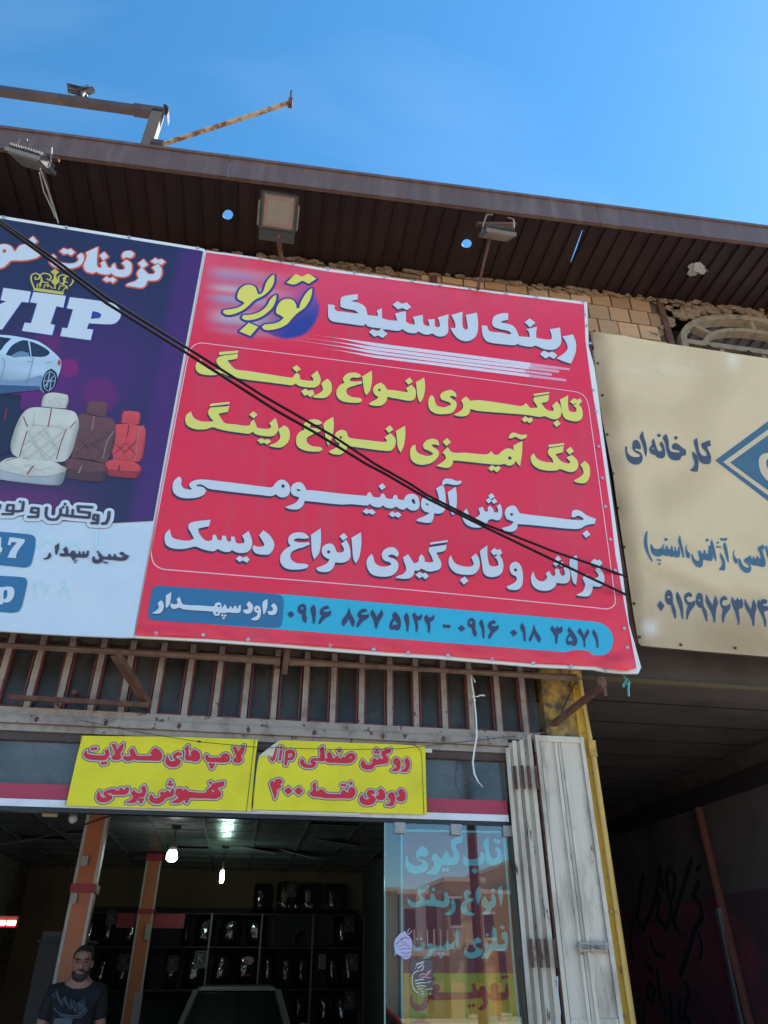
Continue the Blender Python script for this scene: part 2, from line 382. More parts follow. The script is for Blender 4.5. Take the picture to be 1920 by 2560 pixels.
while x < 10.9:
    w_ = .165
    if all(abs(x+.01-h.x) > .07 for h in hx):
        box(bm, (x, fy(x)+.03, ZS-.024), (x+.016, .44, ZS-.0005))
        # rolled lip of each sheet
        box(bm, (x+.018, fy(x)+.03, ZS-.004), (x+.030, .44, ZS-.0008))
    x += w_; k += 1
bm.transform(SHEAR); obj('soffit_seam', bm, rib_m, SB)
# --- fascia: folded sheet, in lengths
bm = NB(); xs = [-9, -6.2, -3.4, -.72, 1.0, 2.9, 5.3, 8, 11]
for a, b in zip(xs, xs[1:]):
    for (y0, y1, z0, z1) in ((-.012, 0, ZS-.012, ZS+.262), (-.028, .03, ZS+.260, ZS+.294), (-.020, .02, ZS-.020, ZS-.010)):
        vv = box(bm, (a+.002, y0, z0), (b-.002, y1, z1))
        for v in vv: v.co.y += fy(v.co.x)
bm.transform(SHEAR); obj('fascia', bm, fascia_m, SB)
# --- upper wall of ribbed clay blocks behind the signs
zs = lambda x: ZS+SLOPE*(x-1)
bm = NB()
for x0_, x1_, t0_ in ((-9, 3.93, None), (6.2, 11, None), (3.93, 6.2, 6.1)):
    vv = box(bm, (x0_, .03, 3.5), (x1_, .35, 1))
    for v in vv:
        if v.co.z == 1: v.co.z = t0_ or zs(v.co.x)-.004
bmesh.ops.recalc_face_normals(bm, faces=bm.faces); obj('wall', bm, mortar_m, SB)
bm = NB(); cl = bm.loops.layers.color.new('Col')
def brick(x0, x1, z0, z1):
    y = rnd.uniform(-.003, .003); n0 = len(bm.faces); j = lambda: rnd.uniform(-.003, .003)
    vv = box(bm, (x0+j(), y, z0+j()), (x1+j(), .029, z1+j()))
    t = rnd.random(); c = [(.78, .61, .46), (.74, .56, .41), (.80, .64, .50), (.72, .55, .41), (.78, .62, .48)][int(t*5)]; s = rnd.uniform(.82, 1.1)
    bm.faces.ensure_lookup_table()
    for f in bm.faces[n0:]:
        for l in f.loops: l[cl] = (c[0]*s, c[1]*s, c[2]*s, 1)
for r, z in enumerate([5.95+.215*i for i in range(9)]):
    x = -2.0+(.12 if r % 2 else 0)
    while x < 3.80:
        w_ = rnd.uniform(.225, .245)
        if x+w_ > 3.92: w_ = 3.92-x
        zt = min(z+.208, zs(x)-.03)
        if zt > z+.05: brick(x+.008, x+w_-.008, z+.008, zt)
        x += w_
obj('brick_face', bm, brick_m, SB)
bm = NB()
for i in range(420):
    x = rnd.uniform(-.9, 8); z = zs(x)-.015-abs(rnd.gauss(0, .028)); 
    if x > 3.95: z = zs(x)-.02-abs(rnd.gauss(0, .12))
    ball(bm, (x, rnd.uniform(-.03, .03), z), rnd.uniform(.014, .034), 2, .9, (1.7, .6, .7))
for i in range(80):
    a = rnd.uniform(.1, 3.0); ball(bm, (5.05-1.12*math.cos(a)*rnd.uniform(.98, 1.15), rnd.uniform(.0, .03), 7.25+.62*math.sin(a)*rnd.uniform(1.0, 1.2)), rnd.uniform(.03, .07), 2, .8, (1.3, .45, .9))
obj('rubble_course', bm, rubble_m, SB)
# steel channel set in the wall beside the window
bm = NB(); box(bm, (3.93, -.02, 5.5), (4.0, .06, zs(3.93)-.02)); obj('channel_column', bm, rust, SB)
bm = NB(); box(bm, (1.35, -.015, 7.2), (1.43, .04, zs(1.35)-.02)); obj('channel_column', bm, rust, SB)
# --- arched window
WN = thing('arched_window', None, None); WN.parent = SB
wx, wz, ra, rb = 5.05, 7.27, .97, .54
arc = lambda k, n, A, B: Vector((wx-A*math.cos(math.pi*k/n), 0, wz+B*math.sin(math.pi*k/n)))
bm = NB()
def arcframe(A, B, wd, y0, y1, n=28):
    rr = []
    for k in range(n+1):
        o_ = arc(k, n, A, B); i_ = arc(k, n, A-wd, B-wd); rr.append([bm.verts.new((p.x, y, p.z)) for p, y in ((o_, y0), (i_, y0), (i_, y1), (o_, y1))])
    for a, b in zip(rr, rr[1:]):
        for k in range(4): bm.faces.new((a[k], a[(k+1) % 4], b[(k+1) % 4], b[k]))
    bm.faces.new(rr[0]); bm.faces.new(rr[-1][::-1])
arcframe(ra, rb, .07, -.03, .06); arcframe(ra-.27, rb-.2, .05, -.02, .05)
for s in (-1, 1):
    box(bm, (wx+s*ra-(.07 if s > 0 else 0), -.03, 6.1), (wx+s*ra+(.07 if s < 0 else 0), .06, wz))
for z in (wz, 6.75): box(bm, (wx-ra+.072, -.025, z-.035), (wx+ra-.072, .055, z+.035))
for a in (.62, 1.57, 2.52):
    bar(bm, (wx-(ra-.28)*math.cos(a), .012, wz+(rb-.21)*math.sin(a)), (wx-(ra-.06)*math.cos(a), .012, wz+(rb-.06)*math.sin(a)), .045, .05)
for x in (-.5, 0, .5): bar(bm, (wx+x, .012, 6.1), (wx+x, .012, wz-.036), .05, .045, Vector((0, 1, 0)))
obj('frame', bm, frame_m, WN)
bm = NB()
for k, (A, B) in enumerate(((ra-.05, rb-.05),)):
    bm.faces.new([bm.verts.new((p.x, .03, p.z)) for p in [arc(q, 24, A, B) for q in range(25)]])
bm.faces.new([bm.verts.new(p) for p in ((wx-ra+.05, .03, 6.1), (wx+ra-.05, .03, 6.1), (wx+ra-.05, .03, wz), (wx-ra+.05, .03, wz))])
obj('pane', bm, glass_up, WN)
bm = NB(); box(bm, (3.95, .5, 6.0), (6.2, .52, 8)); obj('curtain', bm, mat('grey_net_curtain', (.09, .095, .10), .9, dirt=(.02, .02, .022), dscale=4, stretch=(3, 1, .4)), WN)
# scrolled grille in the window
bm = NB()
for cx in (-.72, -.25, .25, .72):
    tube(bm, [(wx+cx+.05*math.cos(t*.5)*(1+.08*t), -.035, 7.14+.05*math.sin(t*.5)*(1+.08*t)) for t in range(16)], .008, 6)
tube(bm, [(wx-ra+.03, -.035, 7.08), (wx+ra-.03, -.035, 7.08)], .009, 6); obj('grille', bm, black_plastic, WN)
# --- shop front: upper transom (mullions over dark glass), rail, lower transom, red and white band
TR = thing('transom_window', None, None); TR.parent = SB
bm = NB(); box(bm, (-3.6, .9, 3.07), (2.12, 1.0, 4.3)); box(bm, (2.07, .05, 3.03), (2.118, .9, 4.2)); box(bm, (-3.6, .36, 4.2), (2.12, .9, 4.3)); obj('transom_backing', bm, dark_in, SB)  # dark box added behind the transom panes to shut out the sky
X0, X1, ZR, ZT = -3.4, 2.02, 3.02, 3.5
bm = NB(); bm.faces.new([bm.verts.new(p) for p in ((X0, .03, ZR), (X1, .03, ZR), (X1, .03, ZT), (X0, .03, ZT))]); obj('pane', bm, glass_dk, TR)
def mx(px, py): return at_y(px, py, 0).x
msx = [mx(18, 1640), mx(94, 1634), mx(160, 1636), mx(233, 1640), mx(316, 1645), mx(389, 1650), mx(463, 1652), mx(536, 1656), mx(612, 1658), mx(683, 1663), mx(748, 1668), mx(818, 1670), mx(889, 1674), mx(959, 1680), mx(1031, 1682), mx(1099, 1686), mx(1169, 1690), mx(1236, 1692), mx(1301, 1695)]
st = (msx[-1]-msx[0])/18
for k in range(-9, 19):
    x = msx[0]+st*k+rnd.uniform(-.006, .006)
    bm = NB(); box(bm, (x-.019, -.018, ZR), (x+.019, .028, ZT+.02), Matrix.Identity(4))
    obj('mullion', bm, beige_paint, TR)
bm = NB()
for k in range(-9, 19):
    x = msx[0]+st*k
    for s in (-1, 1): box(bm, (x+s*.030-.006, -.004, ZR+.002), (x+s*.030+.006, .027, ZT+.01))
    box(bm, (x+.044, -.003, ZR+.002), (x+st-.044, .026, ZR+.016))
obj('glazing_bead', bm, red_paint, TR)
bm = NB()
box(bm, (X0, -.030, 2.965), (2.0, .06, 3.018)); box(bm, (X0, -.045, 2.915), (1.75, .06, 2.963)); box(bm, (X0, -.018, 2.872), (1.75, .05, 2.913))
obj('rail', bm, beige_paint, TR)
for k in range(11):
    bm = NB(); x = -3.2+k*.45+rnd.uniform(-.03, .03); ball(bm, (x, -.047, 2.94), .016, 1, .4, (1, .4, 1.3)); obj('rail_bolt', bm, rust, TR)
bm = NB(); box(bm, (X0, .0, 2.82), (1.74, .05, 2.870)); obj('head_rail', bm, mat('dull_dark_brown', (.07, .045, .04), .7, dirt=(.12, .08, .07), dscale=8), TR)  # rail in a plain dark brown, mottled at random
bm = NB(); bm.faces.new([bm.verts.new(p) for p in ((X0, .03, 2.56), (1.74, .03, 2.56), (1.74, .03, 2.83), (X0, .03, 2.83))]); obj('lower_pane', bm, glass_low, TR)
bm = NB(); box(bm, (X0, -.004, 2.470), (1.72, .05, 2.558)); obj('red_band', bm, band_red, SB)
bm = NB(); box(bm, (X0, -.010, 2.425), (1.72, .05, 2.467)); obj('white_band', bm, band_white, SB)
bm = NB(); box(bm, (X0, -.002, 2.40), (1.72, .06, 2.424)); obj('door_track', bm, black_plastic, SB)
# --- yellow steel column and walls round the drive-through passage
bm = NB(); box(bm, (2.06, -.01, 2.98), (2.36, .25, 3.6)); obj('column_casing', bm, mat('grimy_yellow_paint', (.50, .29, .045), .6, dirt=(.07, .05, .04), dscale=8, damt=.95, bump=.3, bscale=30, dlo=.42, dhi=.62), SB)
bm = NB(); box(bm, (2.30, -.02, 0), (2.385, .1, 3.6)); 
for z in (.5, 1.15, 1.75, 2.25, 2.8, 3.2): box(bm, (2.302, -.024, z), (2.383, -.021, z+.012))
obj('steel_column', bm, yellow_paint, SB)
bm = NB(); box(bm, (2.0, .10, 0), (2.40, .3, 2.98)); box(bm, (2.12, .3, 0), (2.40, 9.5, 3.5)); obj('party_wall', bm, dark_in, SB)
PXW, PZC = 4.96, 3.5
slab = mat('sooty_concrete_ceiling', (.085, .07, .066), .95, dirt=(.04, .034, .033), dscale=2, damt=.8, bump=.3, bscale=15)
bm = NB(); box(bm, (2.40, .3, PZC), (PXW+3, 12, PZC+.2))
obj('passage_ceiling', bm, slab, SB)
bm = NB()
for k in range(14):
    y = .62+k*.55+rnd.uniform(-.04, .04); bar(bm, (2.41, y, PZC-.003), (PXW, y+rnd.uniform(-.03, .03), PZC-.003), .022, .004)
obj('ceiling_joint', bm, mat('black_joint', (.02, .016, .016), .95), SB)
bm = NB(); box(bm, (2.36, .0, PZC-.06), (PXW+3, .29, PZC+.3)); obj('lintel', bm, slab, SB)
bm = NB(); box(bm, (2.37, -.012, PZC-.055), (PXW+2, -.002, PZC-.02)); obj('lintel_trim', bm, mat('dull_yellow_trim', (.10, .07, .025), .7), SB)
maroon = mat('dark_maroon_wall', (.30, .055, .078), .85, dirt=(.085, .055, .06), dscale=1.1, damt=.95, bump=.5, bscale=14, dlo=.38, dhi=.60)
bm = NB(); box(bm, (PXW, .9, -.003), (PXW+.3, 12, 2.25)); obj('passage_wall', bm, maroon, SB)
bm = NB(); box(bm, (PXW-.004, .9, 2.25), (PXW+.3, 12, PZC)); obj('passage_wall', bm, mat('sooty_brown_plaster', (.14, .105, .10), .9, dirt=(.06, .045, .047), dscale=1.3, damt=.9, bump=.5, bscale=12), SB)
bm = NB(); box(bm, (PXW-.06, 1.0, 3.12), (PXW-.004, 12, 3.3)); obj('wall_beam', bm, mat('black_beam', (.03, .022, .022), .8), SB)
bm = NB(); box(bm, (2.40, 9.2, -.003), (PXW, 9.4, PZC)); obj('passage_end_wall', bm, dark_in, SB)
bm = NB(); a = at_x(1738, 1985, PXW-.06); b = at_x(1884, 2570, PXW-.06); a.z = 3.1; tube(bm, [a, (b.x, b.y, 0)], .05, 12); obj('pole', bm, mat('rust_orange_pipe', (.17, .052, .035), .7, dirt=(.085, .035, .03), dscale=8), SB)
bm = NB(); a = at_x(1795, 2270, PXW-.1); b = at_x(1856, 2570, PXW-.1); bar(bm, a, (b.x, b.y, 0), .05, .05); obj('grey_post', bm, mat('bare_grey_steel', (.16, .155, .16), .6, dirt=(.08, .07, .07), dscale=9), SB)
# --- inside of the shop
XL, YB, ZC = -3.5, 9.3, 3.02
bm = NB(); box(bm, (PXW+.302, .03, -.003), (11, .35, PZC-.062)); obj('pier_wall', bm, mat('grey_render', (.26, .22, .19), .9, dirt=(.16, .13, .11), dscale=2, bump=.2, bscale=20), SB)
bm = NB(); box(bm, (-9, .062, -.003), (-3.42, .35, 3.498)); obj('pier_wall', bm, MATS['grey_render'], SB)
wallpaper = bpy.data.materials.new('brick_pattern_wallpaper'); wallpaper.use_nodes = True
t = wallpaper.node_tree; bk = t.nodes.new('ShaderNodeTexBrick'); mp = t.nodes.new('ShaderNodeMapping'); tc = t.nodes.new('ShaderNodeTexCoord')
mp.inputs['Rotation'].default_value = (0, math.radians(90), math.radians(90)); t.links.new(tc.outputs['Object'], mp.inputs[0]); t.links.new(mp.outputs[0], bk.inputs[0])
bk.inputs['Color1'].default_value = (.20, .17, .14, 1); bk.inputs['Color2'].default_value = (.045, .035, .03, 1); bk.inputs['Mortar'].default_value = (.22, .19, .16, 1); bk.inputs['Scale'].default_value = 3.2; bk.inputs['Bias'].default_value = -.45; bk.inputs['Mortar Size'].default_value = .03
t.links.new(bk.outputs[0], t.nodes['Principled BSDF'].inputs[0]); t.nodes['Principled BSDF'].inputs['Roughness'].default_value = .8
bm = NB(); box(bm, (XL-.2, .06, -.003), (XL, YB, ZC+.5)); obj('side_wall', bm, wallpaper, SB)
bm = NB(); box(bm, (XL-.2, YB, -.003), (2.12, YB+.2, ZC+.5)); obj('back_wall', bm, mat('tan_plaster', (.16, .11, .07), .85, dirt=(.10, .07, .045), dscale=2), SB)
bm = NB(); box(bm, (XL, .06, ZC+.05), (2.12, YB, ZC+.25)); obj('ceiling_slab', bm, dark_in, SB)
tile_m = mat('glossy_pvc_ceiling', (.17, .19, .18), .25, dirt=(.09, .105, .10), dscale=1.2, bump=.12, bscale=30, stretch=(8, .3, 1))
bm = NB(); x = XL+.02
while x < 2.1:
    y = .08
    while y < YB:
        if rnd.random() > .06 or y < 2:
            dz = rnd.uniform(0, .006); box(bm, (x, y, ZC+dz), (min(x+.58, 2.11), min(y+.58, YB), ZC+.012+dz))
        y += .6
    x += .6
for (x, y, t_) in ((.15, 6.4, .16), (.75, 6.7, .22), (1.15, 5.6, .12)):
    M_ = Matrix.Translation((x, y, ZC-.01)) @ Matrix.Rotation(t_, 4, 'Y') @ Matrix.Rotation(t_*.6, 4, 'X'); box(bm, (-.29, -.29, -.012), (.29, .29, 0), M_)
obj('ceiling_panel', bm, tile_m, SB)
bm = NB()
x = XL+.01
while x < 2.1: box(bm, (x-.012, .08, ZC-.012), (x+.012, YB, ZC-.002)); x += .6
y = .07
while y < YB: box(bm, (XL, y-.012, ZC-.016), (2.11, y+.012, ZC-.013)); y += .6
obj('ceiling_grid', bm, mat('grey_ceiling_rail', (.13, .135, .135), .4), SB)
orange = mat('orange_tile', (.46, .125, .028), .42, dirt=(.34, .09, .024), dscale=4)
trim_w = mat('white_corner_trim', (.42, .40, .37), .5)
crim = mat('crimson_tape', (.30, .02, .035), .5)
def pillar(x, y, w_, bandz, extra):
    r = thing('pillar', None, None); r.parent = SB; h = w_/2
    bm = NB(); box(bm, (x-h, y-h, 0), (x+h, y+h*1.15, ZC-.02)); obj('shaft', bm, orange, r)
    bm = NB()
    for sx in (-1, 1): box(bm, (x+sx*h-.012, y-h-.004, 0), (x+sx*h+.012, y-h+.014, ZC-.021))
    obj('corner_trim', bm, trim_w, r)
    bm = NB()
    for z0, z1 in bandz: box(bm, (x-h-.02, y-h-.02, z0), (x+h+.02, y+h+.02, z1))
    obj('band', bm, crim, r)
    for (dx, z, sw, sh) in extra:
        bm = NB(); box(bm, (x+dx-sw/2, y-h-.035, z-sh/2), (x+dx+sw/2, y-h-.001, z+sh/2)); obj('switch_box', bm, mat('grey_plastic', (.33, .32, .30), .4), r, bevel=.008)
a = at_y(232, 2220, 1.8); zz = lambda px, py, Y: at_y(px, py, Y).z
pillar(at_y(206, 2235, 1.87).x, 1.95, .155, ((zz(205, 2230, 1.8), zz(205, 2208, 1.8)),), ((-.055, zz(182, 2245, 1.8), .045, .075), (-.03, zz(212, 2150, 1.8), .055, .075)))
pillar(at_y(372, 2235, 7).x, 7.1, .19, ((ZC-.12, ZC-.022), (zz(362, 2284, 7), zz(362, 2272, 7))), ((.07, zz(365, 2330, 7), .07, .19),))
bm = NB(); a = at_y(290, 2300, 7.2); b = at_y(460, 2303, 7.2); box(bm, (a.x, 7.3, a.z-.09), (b.x, 7.32, a.z+.09)); obj('cross_band', bm, crim, SB)
bm = NB(); box(bm, (-9, .36, ZS+.02), (11, 10, ZS+.12)); bm.transform(SHEAR); obj('unseen_roof_slab', bm, concrete, SB)  # unseen roof added to keep the sky out of the upper rooms
# ================================================================== signs
TILT = math.radians(4.55)
def vinyl(name, c, **k): return mat(name, lin(c) if max(c) > 1 else c, k.pop('rough', .5), bump=k.pop('bump', .06), bscale=k.pop('bscale', 9), **k)
red_v = vinyl('red_vinyl_print', (.84, .030, .085), attr='Col', bump=.7, bscale=2.5, rough=.42, bdist=.03)
white_v = vinyl('white_vinyl', (.80, .80, .80)); white_t = vinyl('white_letters', (.64, .70, .77))
yellow_t = vinyl('yellow_letters', (.80, .74, .15)); logo_t = vinyl('logo_yellow', (.82, .74, .13)); navy_t = vinyl('navy_ink', (.045, .045, .12))
shade_t = vinyl('dark_drop_shadow_print', (.05, .035, .085)); edge_t = vinyl('pale_pink_edge_print', (.90, .66, .66)); blue_t = vinyl('blue_ink', (.045, .05, .30))
line_t = vinyl('pink_white_line', (.86, .55, .62)); cyan_v = vinyl('cyan_panel_print', (.03, .44, .64)); teal_v = vinyl('deep_blue_panel_print', (.03, .16, .33))
paley = vinyl('pale_yellow_edge', (.70, .78, .40)); stripe1 = vinyl('stripe_print', (.78, .70, .80)); stripe2 = vinyl('faded_stripe_print', (.82, .36, .48))
def sstep(a, b, x): t = max(0, min(1, (x-a)/(b-a))); return t*t*(3-2*t)
def mixc(a, b, t): return tuple(x+(y-x)*t for x, y in zip(a, b))
def sign_root(name, label, cat, px, py, y0):
    p = at_y(px, py, y0); return thing(name, label, cat, p, (TILT, 0, 0))
def art(pl, name, poly, colf, m, n, parent, step, disp=None):
    """printed sheet: polygon filled with a fine net whose colours are the printed picture"""
    b = bb(poly); pts = []; y = b[1]+step*.5
    while y < b[3]:
        x = b[0]+step*.5
        while x < b[2]:
            q = Vector((x+rnd.uniform(-.01, .01)*step, y+rnd.uniform(-.01, .01)*step))
            if inside(q, poly): pts.append(q)
            x += step
        y += step
    o = pl.flat(name, [poly], [], m, n, parent, pts_in=pts, disp=disp)
    me = o.data; at = me.color_attributes.new('Col', 'FLOAT_COLOR', 'POINT')
    for i, v in enumerate(me.vertices):
        px, py = pl.to_px(v.co.x, v.co.z); at.data[i].color = (*colf(px, py), 1)
    return o
def rivets(pl, pts, parent, m, r=.013, n=.012):
    for px, py in pts:
        q = pl.conv(px, py); bm = NB(); c = pl.M @ Vector((q.x, -n, q.y)); lathe(bm, [(r, -.004), (r, .003), (r*.8, .006), (r*.42, .006), (r*.42, .001), (.001, .001)], c, -pl.n, 12)
        obj('eyelet', bm, m, parent)
zinc = mat('zinc_eyelet', (.55, .56, .60), .35, .7)
P_ = lambda pl, pts: [pl.conv(*p) for p in pts]
# ------------------------------------------------------------------ the red tyre sign
RS = sign_root('shop_sign', 'big red sign with white and yellow Persian lettering and a cyan phone strip', 'sign', 335, 1592, -.45)
rp = Plane(RS)
outer = [(334, 1594), (423, 1100), (512, 626), (600, 637), (820, 672), (1000, 697), (1240, 729), (1468, 755), (1472, 867), (1486, 917), (1508, 1084), (1530, 1242), (1556, 1430), (1573, 1559), (1603, 1668), (1596, 1684), (1560, 1684), (1515, 1680), (1484, 1674), (1334, 1667), (1090, 1646), (960, 1638), (690, 1616), (520, 1604)]
inner = [(338, 1590), (427, 1098), (516, 634), (600, 645), (820, 680), (1000, 705), (1240, 737), (1459, 763), (1463, 850), (1480, 976), (1498, 1080), (1508, 1152), (1526, 1278), (1538, 1387), (1549, 1446), (1562, 1520), (1588, 1672), (1560, 1680), (1515, 1674), (1484, 1667), (1334, 1660), (1090, 1639), (960, 1631), (690, 1610), (520, 1598)]
def rdisp(u, v):   # slack cloth along the foot of the sign
    k = sstep(.10, .02, v); return k*(.010+.007*math.sin(u*9+v*6)*math.sin(u*3.1+1)+.004*math.sin(u*23+v*30))+sstep(.14, .05, v)*sstep(2.7, 3.3, u)*.010*(1+math.sin((u-v)*18))+sstep(3.22, 3.36, v)*.006*(1+math.sin(u*17+2*math.sin(u*3)))
def logoc(px, py):
    x, y = (px-460)*3.0722, (py-640)*3.0722
    c = (.84, .024, .066)
    c = mixc(c, (.78, .085, .17), sstep(900, 640, py)*.7)                    # paler towards the top
    c = mixc(c, (.92, .05, .075), sstep(1520, 1600, py)*.8)
    s0 = noise.noise(Vector((px*.045, py*.0035, 2))); s1 = noise.noise(Vector((px*.006, py*.006, 7))); c = mixc(c, (.50, .10, .13), max(0, .28*s0+.30*s1))
    # speed streaks left of the badge
    xx = x; yy = y-.12*(x-400)
    env = sstep(120, 330, xx)*sstep(1000, 500, xx)*sstep(70, 170, yy)*sstep(640, 520, yy)
    s = .5+.5*math.sin(yy*.055+1.3*math.sin(yy*.021)+.002*xx); s2 = .5+.5*math.sin(yy*.033+2)
    c = mixc(c, mixc((.62, .48, .52), (.30, .36, .58), s2), env*(.25+.6*s))
    e = ((x-790)/245)**2+((y-405)/232)**2
    if e < 1.06:
        a = sstep(1.05, .97, e)*sstep(.25, 1.0, (x-540)/480*.75+(y-250)/330*.55)
        c = mixc(c, mixc((.22, .10, .36), (.030, .05, .30), sstep(260, 520, y)), a)
    return c
art(rp, 'panel', P_(rp, inner), logoc, red_v, .004, RS, .018, rdisp)
rp.flat('white_margin', [P_(rp, outer)], [], white_v, .0, RS, thick=.02, disp=lambda u, v: rdisp(u, v)*.0)
pipe_m = mat('rust_beige_tube', (.20, .135, .105), .75, dirt=(.10, .045, .03), dscale=9, damt=.8, bump=.2)
# frame of steel tube behind, with its stays
bm = NB()
L = lambda u, n, v: rp.M @ Vector((u, -n, v))
for v in (.03, 1.2, 2.4, 3.36): bar(bm, L(.03, -.045, v), L(3.40, -.045, v), .04, .04)
for u in (.05, .9, 1.75, 2.6, 3.38): bar(bm, L(u, -.046, .05), L(u, -.046, 3.3), .036, .036)
obj('frame', bm, rust, RS)
bm = NB(); a, b = at_y(723, 1654, -.22), at_y(1441, 1695, -.22); tube(bm, [a, b], .028, 10); obj('lower_tube', bm, pipe_m, RS)
bm = NB(); a, b = at_y(0, 1613, -.2), at_y(700, 1652, -.2); a = a+(a-b)*.8; tube(bm, [a, b], .030, 10); obj('lower_tube', bm, pipe_m, RS)
B1 = at_y(1383, 1816, -.01); bm = NB(); E1 = L(3.36, -.06, .02); E1 = at_y(1508, 1718, -.40); bar(bm, B1, E1, .05, .006); bar(bm, B1+Vector((0, 0, .02)), E1+Vector((0, 0, .02)), .006, .045); obj('bracket', bm, rust, RS)
bm = NB(); a = at_y(368, 1768, -.02); b = at_y(285, 1640, -.42); bar(bm, a, b, .05, .006); bar(bm, a+Vector((.02, 0, .02)), b+Vector((.02, 0, .02)), .006, .05)
obj('bracket', bm, rust, RS); bm = NB(); a = at_y(722, 1600, -.4); b = at_y(711, 1686, -.36); bar(bm, a, b, .035, .006)
obj('bracket', bm, rust, RS); bm = NB(); a = at_y(20, 1743, -.12); b = at_y(372, 1763, -.12); bar(bm, a, b, .03, .03)
obj('bracket', bm, rust, RS); bm = NB(); a = at_y(185, 1730, -.10); b = at_y(200, 1742, -.02); tube(bm, [a, b], .018, 8)
obj('bracket', bm, rust, RS)
rivets(rp, [(390.6, 1585), (508, 1589), (620, 1600), (825, 1616), (933, 1625), (1020, 1633.5), (1119, 1640), (1229, 1649.5), (1331.5, 1659), (1426, 1667.5), (1513, 1676)] +
       [(651, 649), (733, 661), (819, 674), (886, 684), (961, 694), (1030, 704), (1100, 714), (1174, 724), (1264, 735), (1340, 744), (1457, 757)] +
       [(1461, 789), (1466, 816), (1474, 860), (1481, 977), (1488, 1030), (1495, 1118), (1504, 1197), (1512, 1268), (1524, 1350), (1536, 1427), (1558, 1572), (1566, 1620)], RS, zinc)
# rounded frame line
fr = P_(rp, [(509, 859), (1429, 979), (1455, 987), (1468, 1006), (1474, 1040), (1535, 1483), (1537, 1506), (1529, 1519), (1513, 1523), (1495, 1521), (960, 1469.5), (430, 1426), (402, 1422), (384, 1408), (378, 1380), (379, 1370), (470, 893), (478, 873), (490, 862)])
k = 1.25*(rp.conv(961, 1280)-rp.conv(960, 1280)).length
rp.flat('frame_line', [], [], line_t, .0065, RS, extra=ribbons(smooth(fr, True, 3), True, k))
# white stripes under the name
for c in ("940,603 @R2 -100,482 0,496 600,572 1120,640 1130,668 600,598 0,523 -100,508 @R1 1200,640",
          "850,622 @R2 -100,514 0,528 600,604 1110,665 1110,690 600,630 0,553 -100,540 @R1 1200,672",
          "790,642 @R2 -100,544 0,559 600,634 1080,694 1080,715 600,656 0,581 -100,567 @R1 1200,702",
          "880,685 @R2 -100,578 0,590 600,662 1110,726 1115,750 600,686 0,610 -100,596 @R1 1200,732"):
    rp.text(c, 'R1', stripe1, RS, .0062, name='stripe')
rp.text("1120,640 1425,682 1422,697 1130,668;1110,665 1345,697 1340,716 1110,690;1080,694 1290,720 1285,740 1080,715;1110,726 1395,765 1400,783 1115,750", 'R2', stripe2, RS, .0062, name='stripe')
# lettering -------------------------------------------------------
sh_t = (shade_t, -2.2, 5.0); hi_y = (edge_t, 1.0, -1.4)
TITLE = ("1368,440 1447,425 1465,470 1472,520 1462,580 1432,648 1380,632 1322,607 1365,580 1398,550 1408,525 1393,480;"
 "1270,385 1348,372 1354,430 1358,475 1345,512 1310,538 1270,542 1220,534 1160,510 1130,520 1040,505 1025,495 1000,506 920,500 800,482 765,452 752,410 748,355 790,360 795,386 815,402 900,412 958,424 978,416 955,398 900,385 846,368 829,345 835,300 850,280 905,262 950,262 950,310 905,322 890,332 940,342 985,358 1010,385 1025,420 1034,440 1118,446 1108,400 1090,385 1172,365 1165,405 1165,450 1200,458 1270,465 1284,455 1284,430;"
 "1115,302 1160,335 1118,370 1078,330;1195,575 1225,548 1260,567 1290,555 1328,585 1300,612 1268,592 1235,608;"
 "515,275 600,250 598,330 605,375 625,390 640,378 635,330 625,275 710,258 718,330 718,385 705,432 680,460 640,475 600,472 560,450 530,415 510,375 545,378 545,340;"
 "410,295 492,270 488,340 490,395 475,427 440,440 400,434 368,415 340,425 300,420 262,400 240,414 180,408 140,382 110,396 0,384 -36,388 -11,363 -26,374 -56,374 -126,361 -141,341 -161,356 -276,341 -356,331 -401,321 -426,296 -431,256 -431,194 -381,201 -381,231 -361,246 -316,251 -246,261 -196,264 -206,251 -236,236 -296,226 -334,211 -336,191 -331,146 -311,131 -251,121 -204,116 -206,156 -261,168 -246,171 -191,186 -151,211 -136,246 -131,276 -60,284 -46,280 -56,241 -21,224 -18,300 20,312 60,318 100,320 95,300 82,265 165,245 165,330 200,345 235,350 232,325 220,290 295,275 300,345 320,358 345,362 345,340 333,310 385,308 385,360 405,372 428,365 425,335;"
 "65,195 100,170 135,188 170,178 205,215 175,238 140,222 105,232;-116,406 -91,384 -56,398 -21,384 24,421 -11,451 -46,431 -76,441")
rp.text(TITLE, 'R2', white_t, RS, .009, sh_t, hi_y, name='title_lettering')
LOGO = ("785,212 858,145 905,165 955,142 1017,180 958,220 908,195 845,225;"
 "985,252 980,300 965,345 930,400 870,445 835,480 790,530 730,560 660,575 615,570 598,548 625,532 690,525 740,505 765,480 740,462 710,445 708,415 725,375 755,345 800,335 835,345 858,375 865,410 885,405 895,365 925,310 955,272;"
 "710,302 705,345 680,400 640,440 590,475 530,495 470,498 443,480 455,460 520,455 590,430 635,390 660,345 685,318;"
 "693,145 690,210 660,265 610,310 570,330 535,350 500,385 455,420 390,450 330,458 298,440 305,422 360,415 420,400 465,370 450,355 418,340 408,315 430,260 470,232 510,228 545,245 560,275 565,298 590,300 610,275 630,215 660,170;"
 "425,585 498,518 570,550 510,620")
rp.text(LOGO, 'R1', logo_t, RS, .010, (blue_t, 2, 4.5), None, [(blue_t, 6.6), (shade_t, 1.4)], name='logo_lettering')
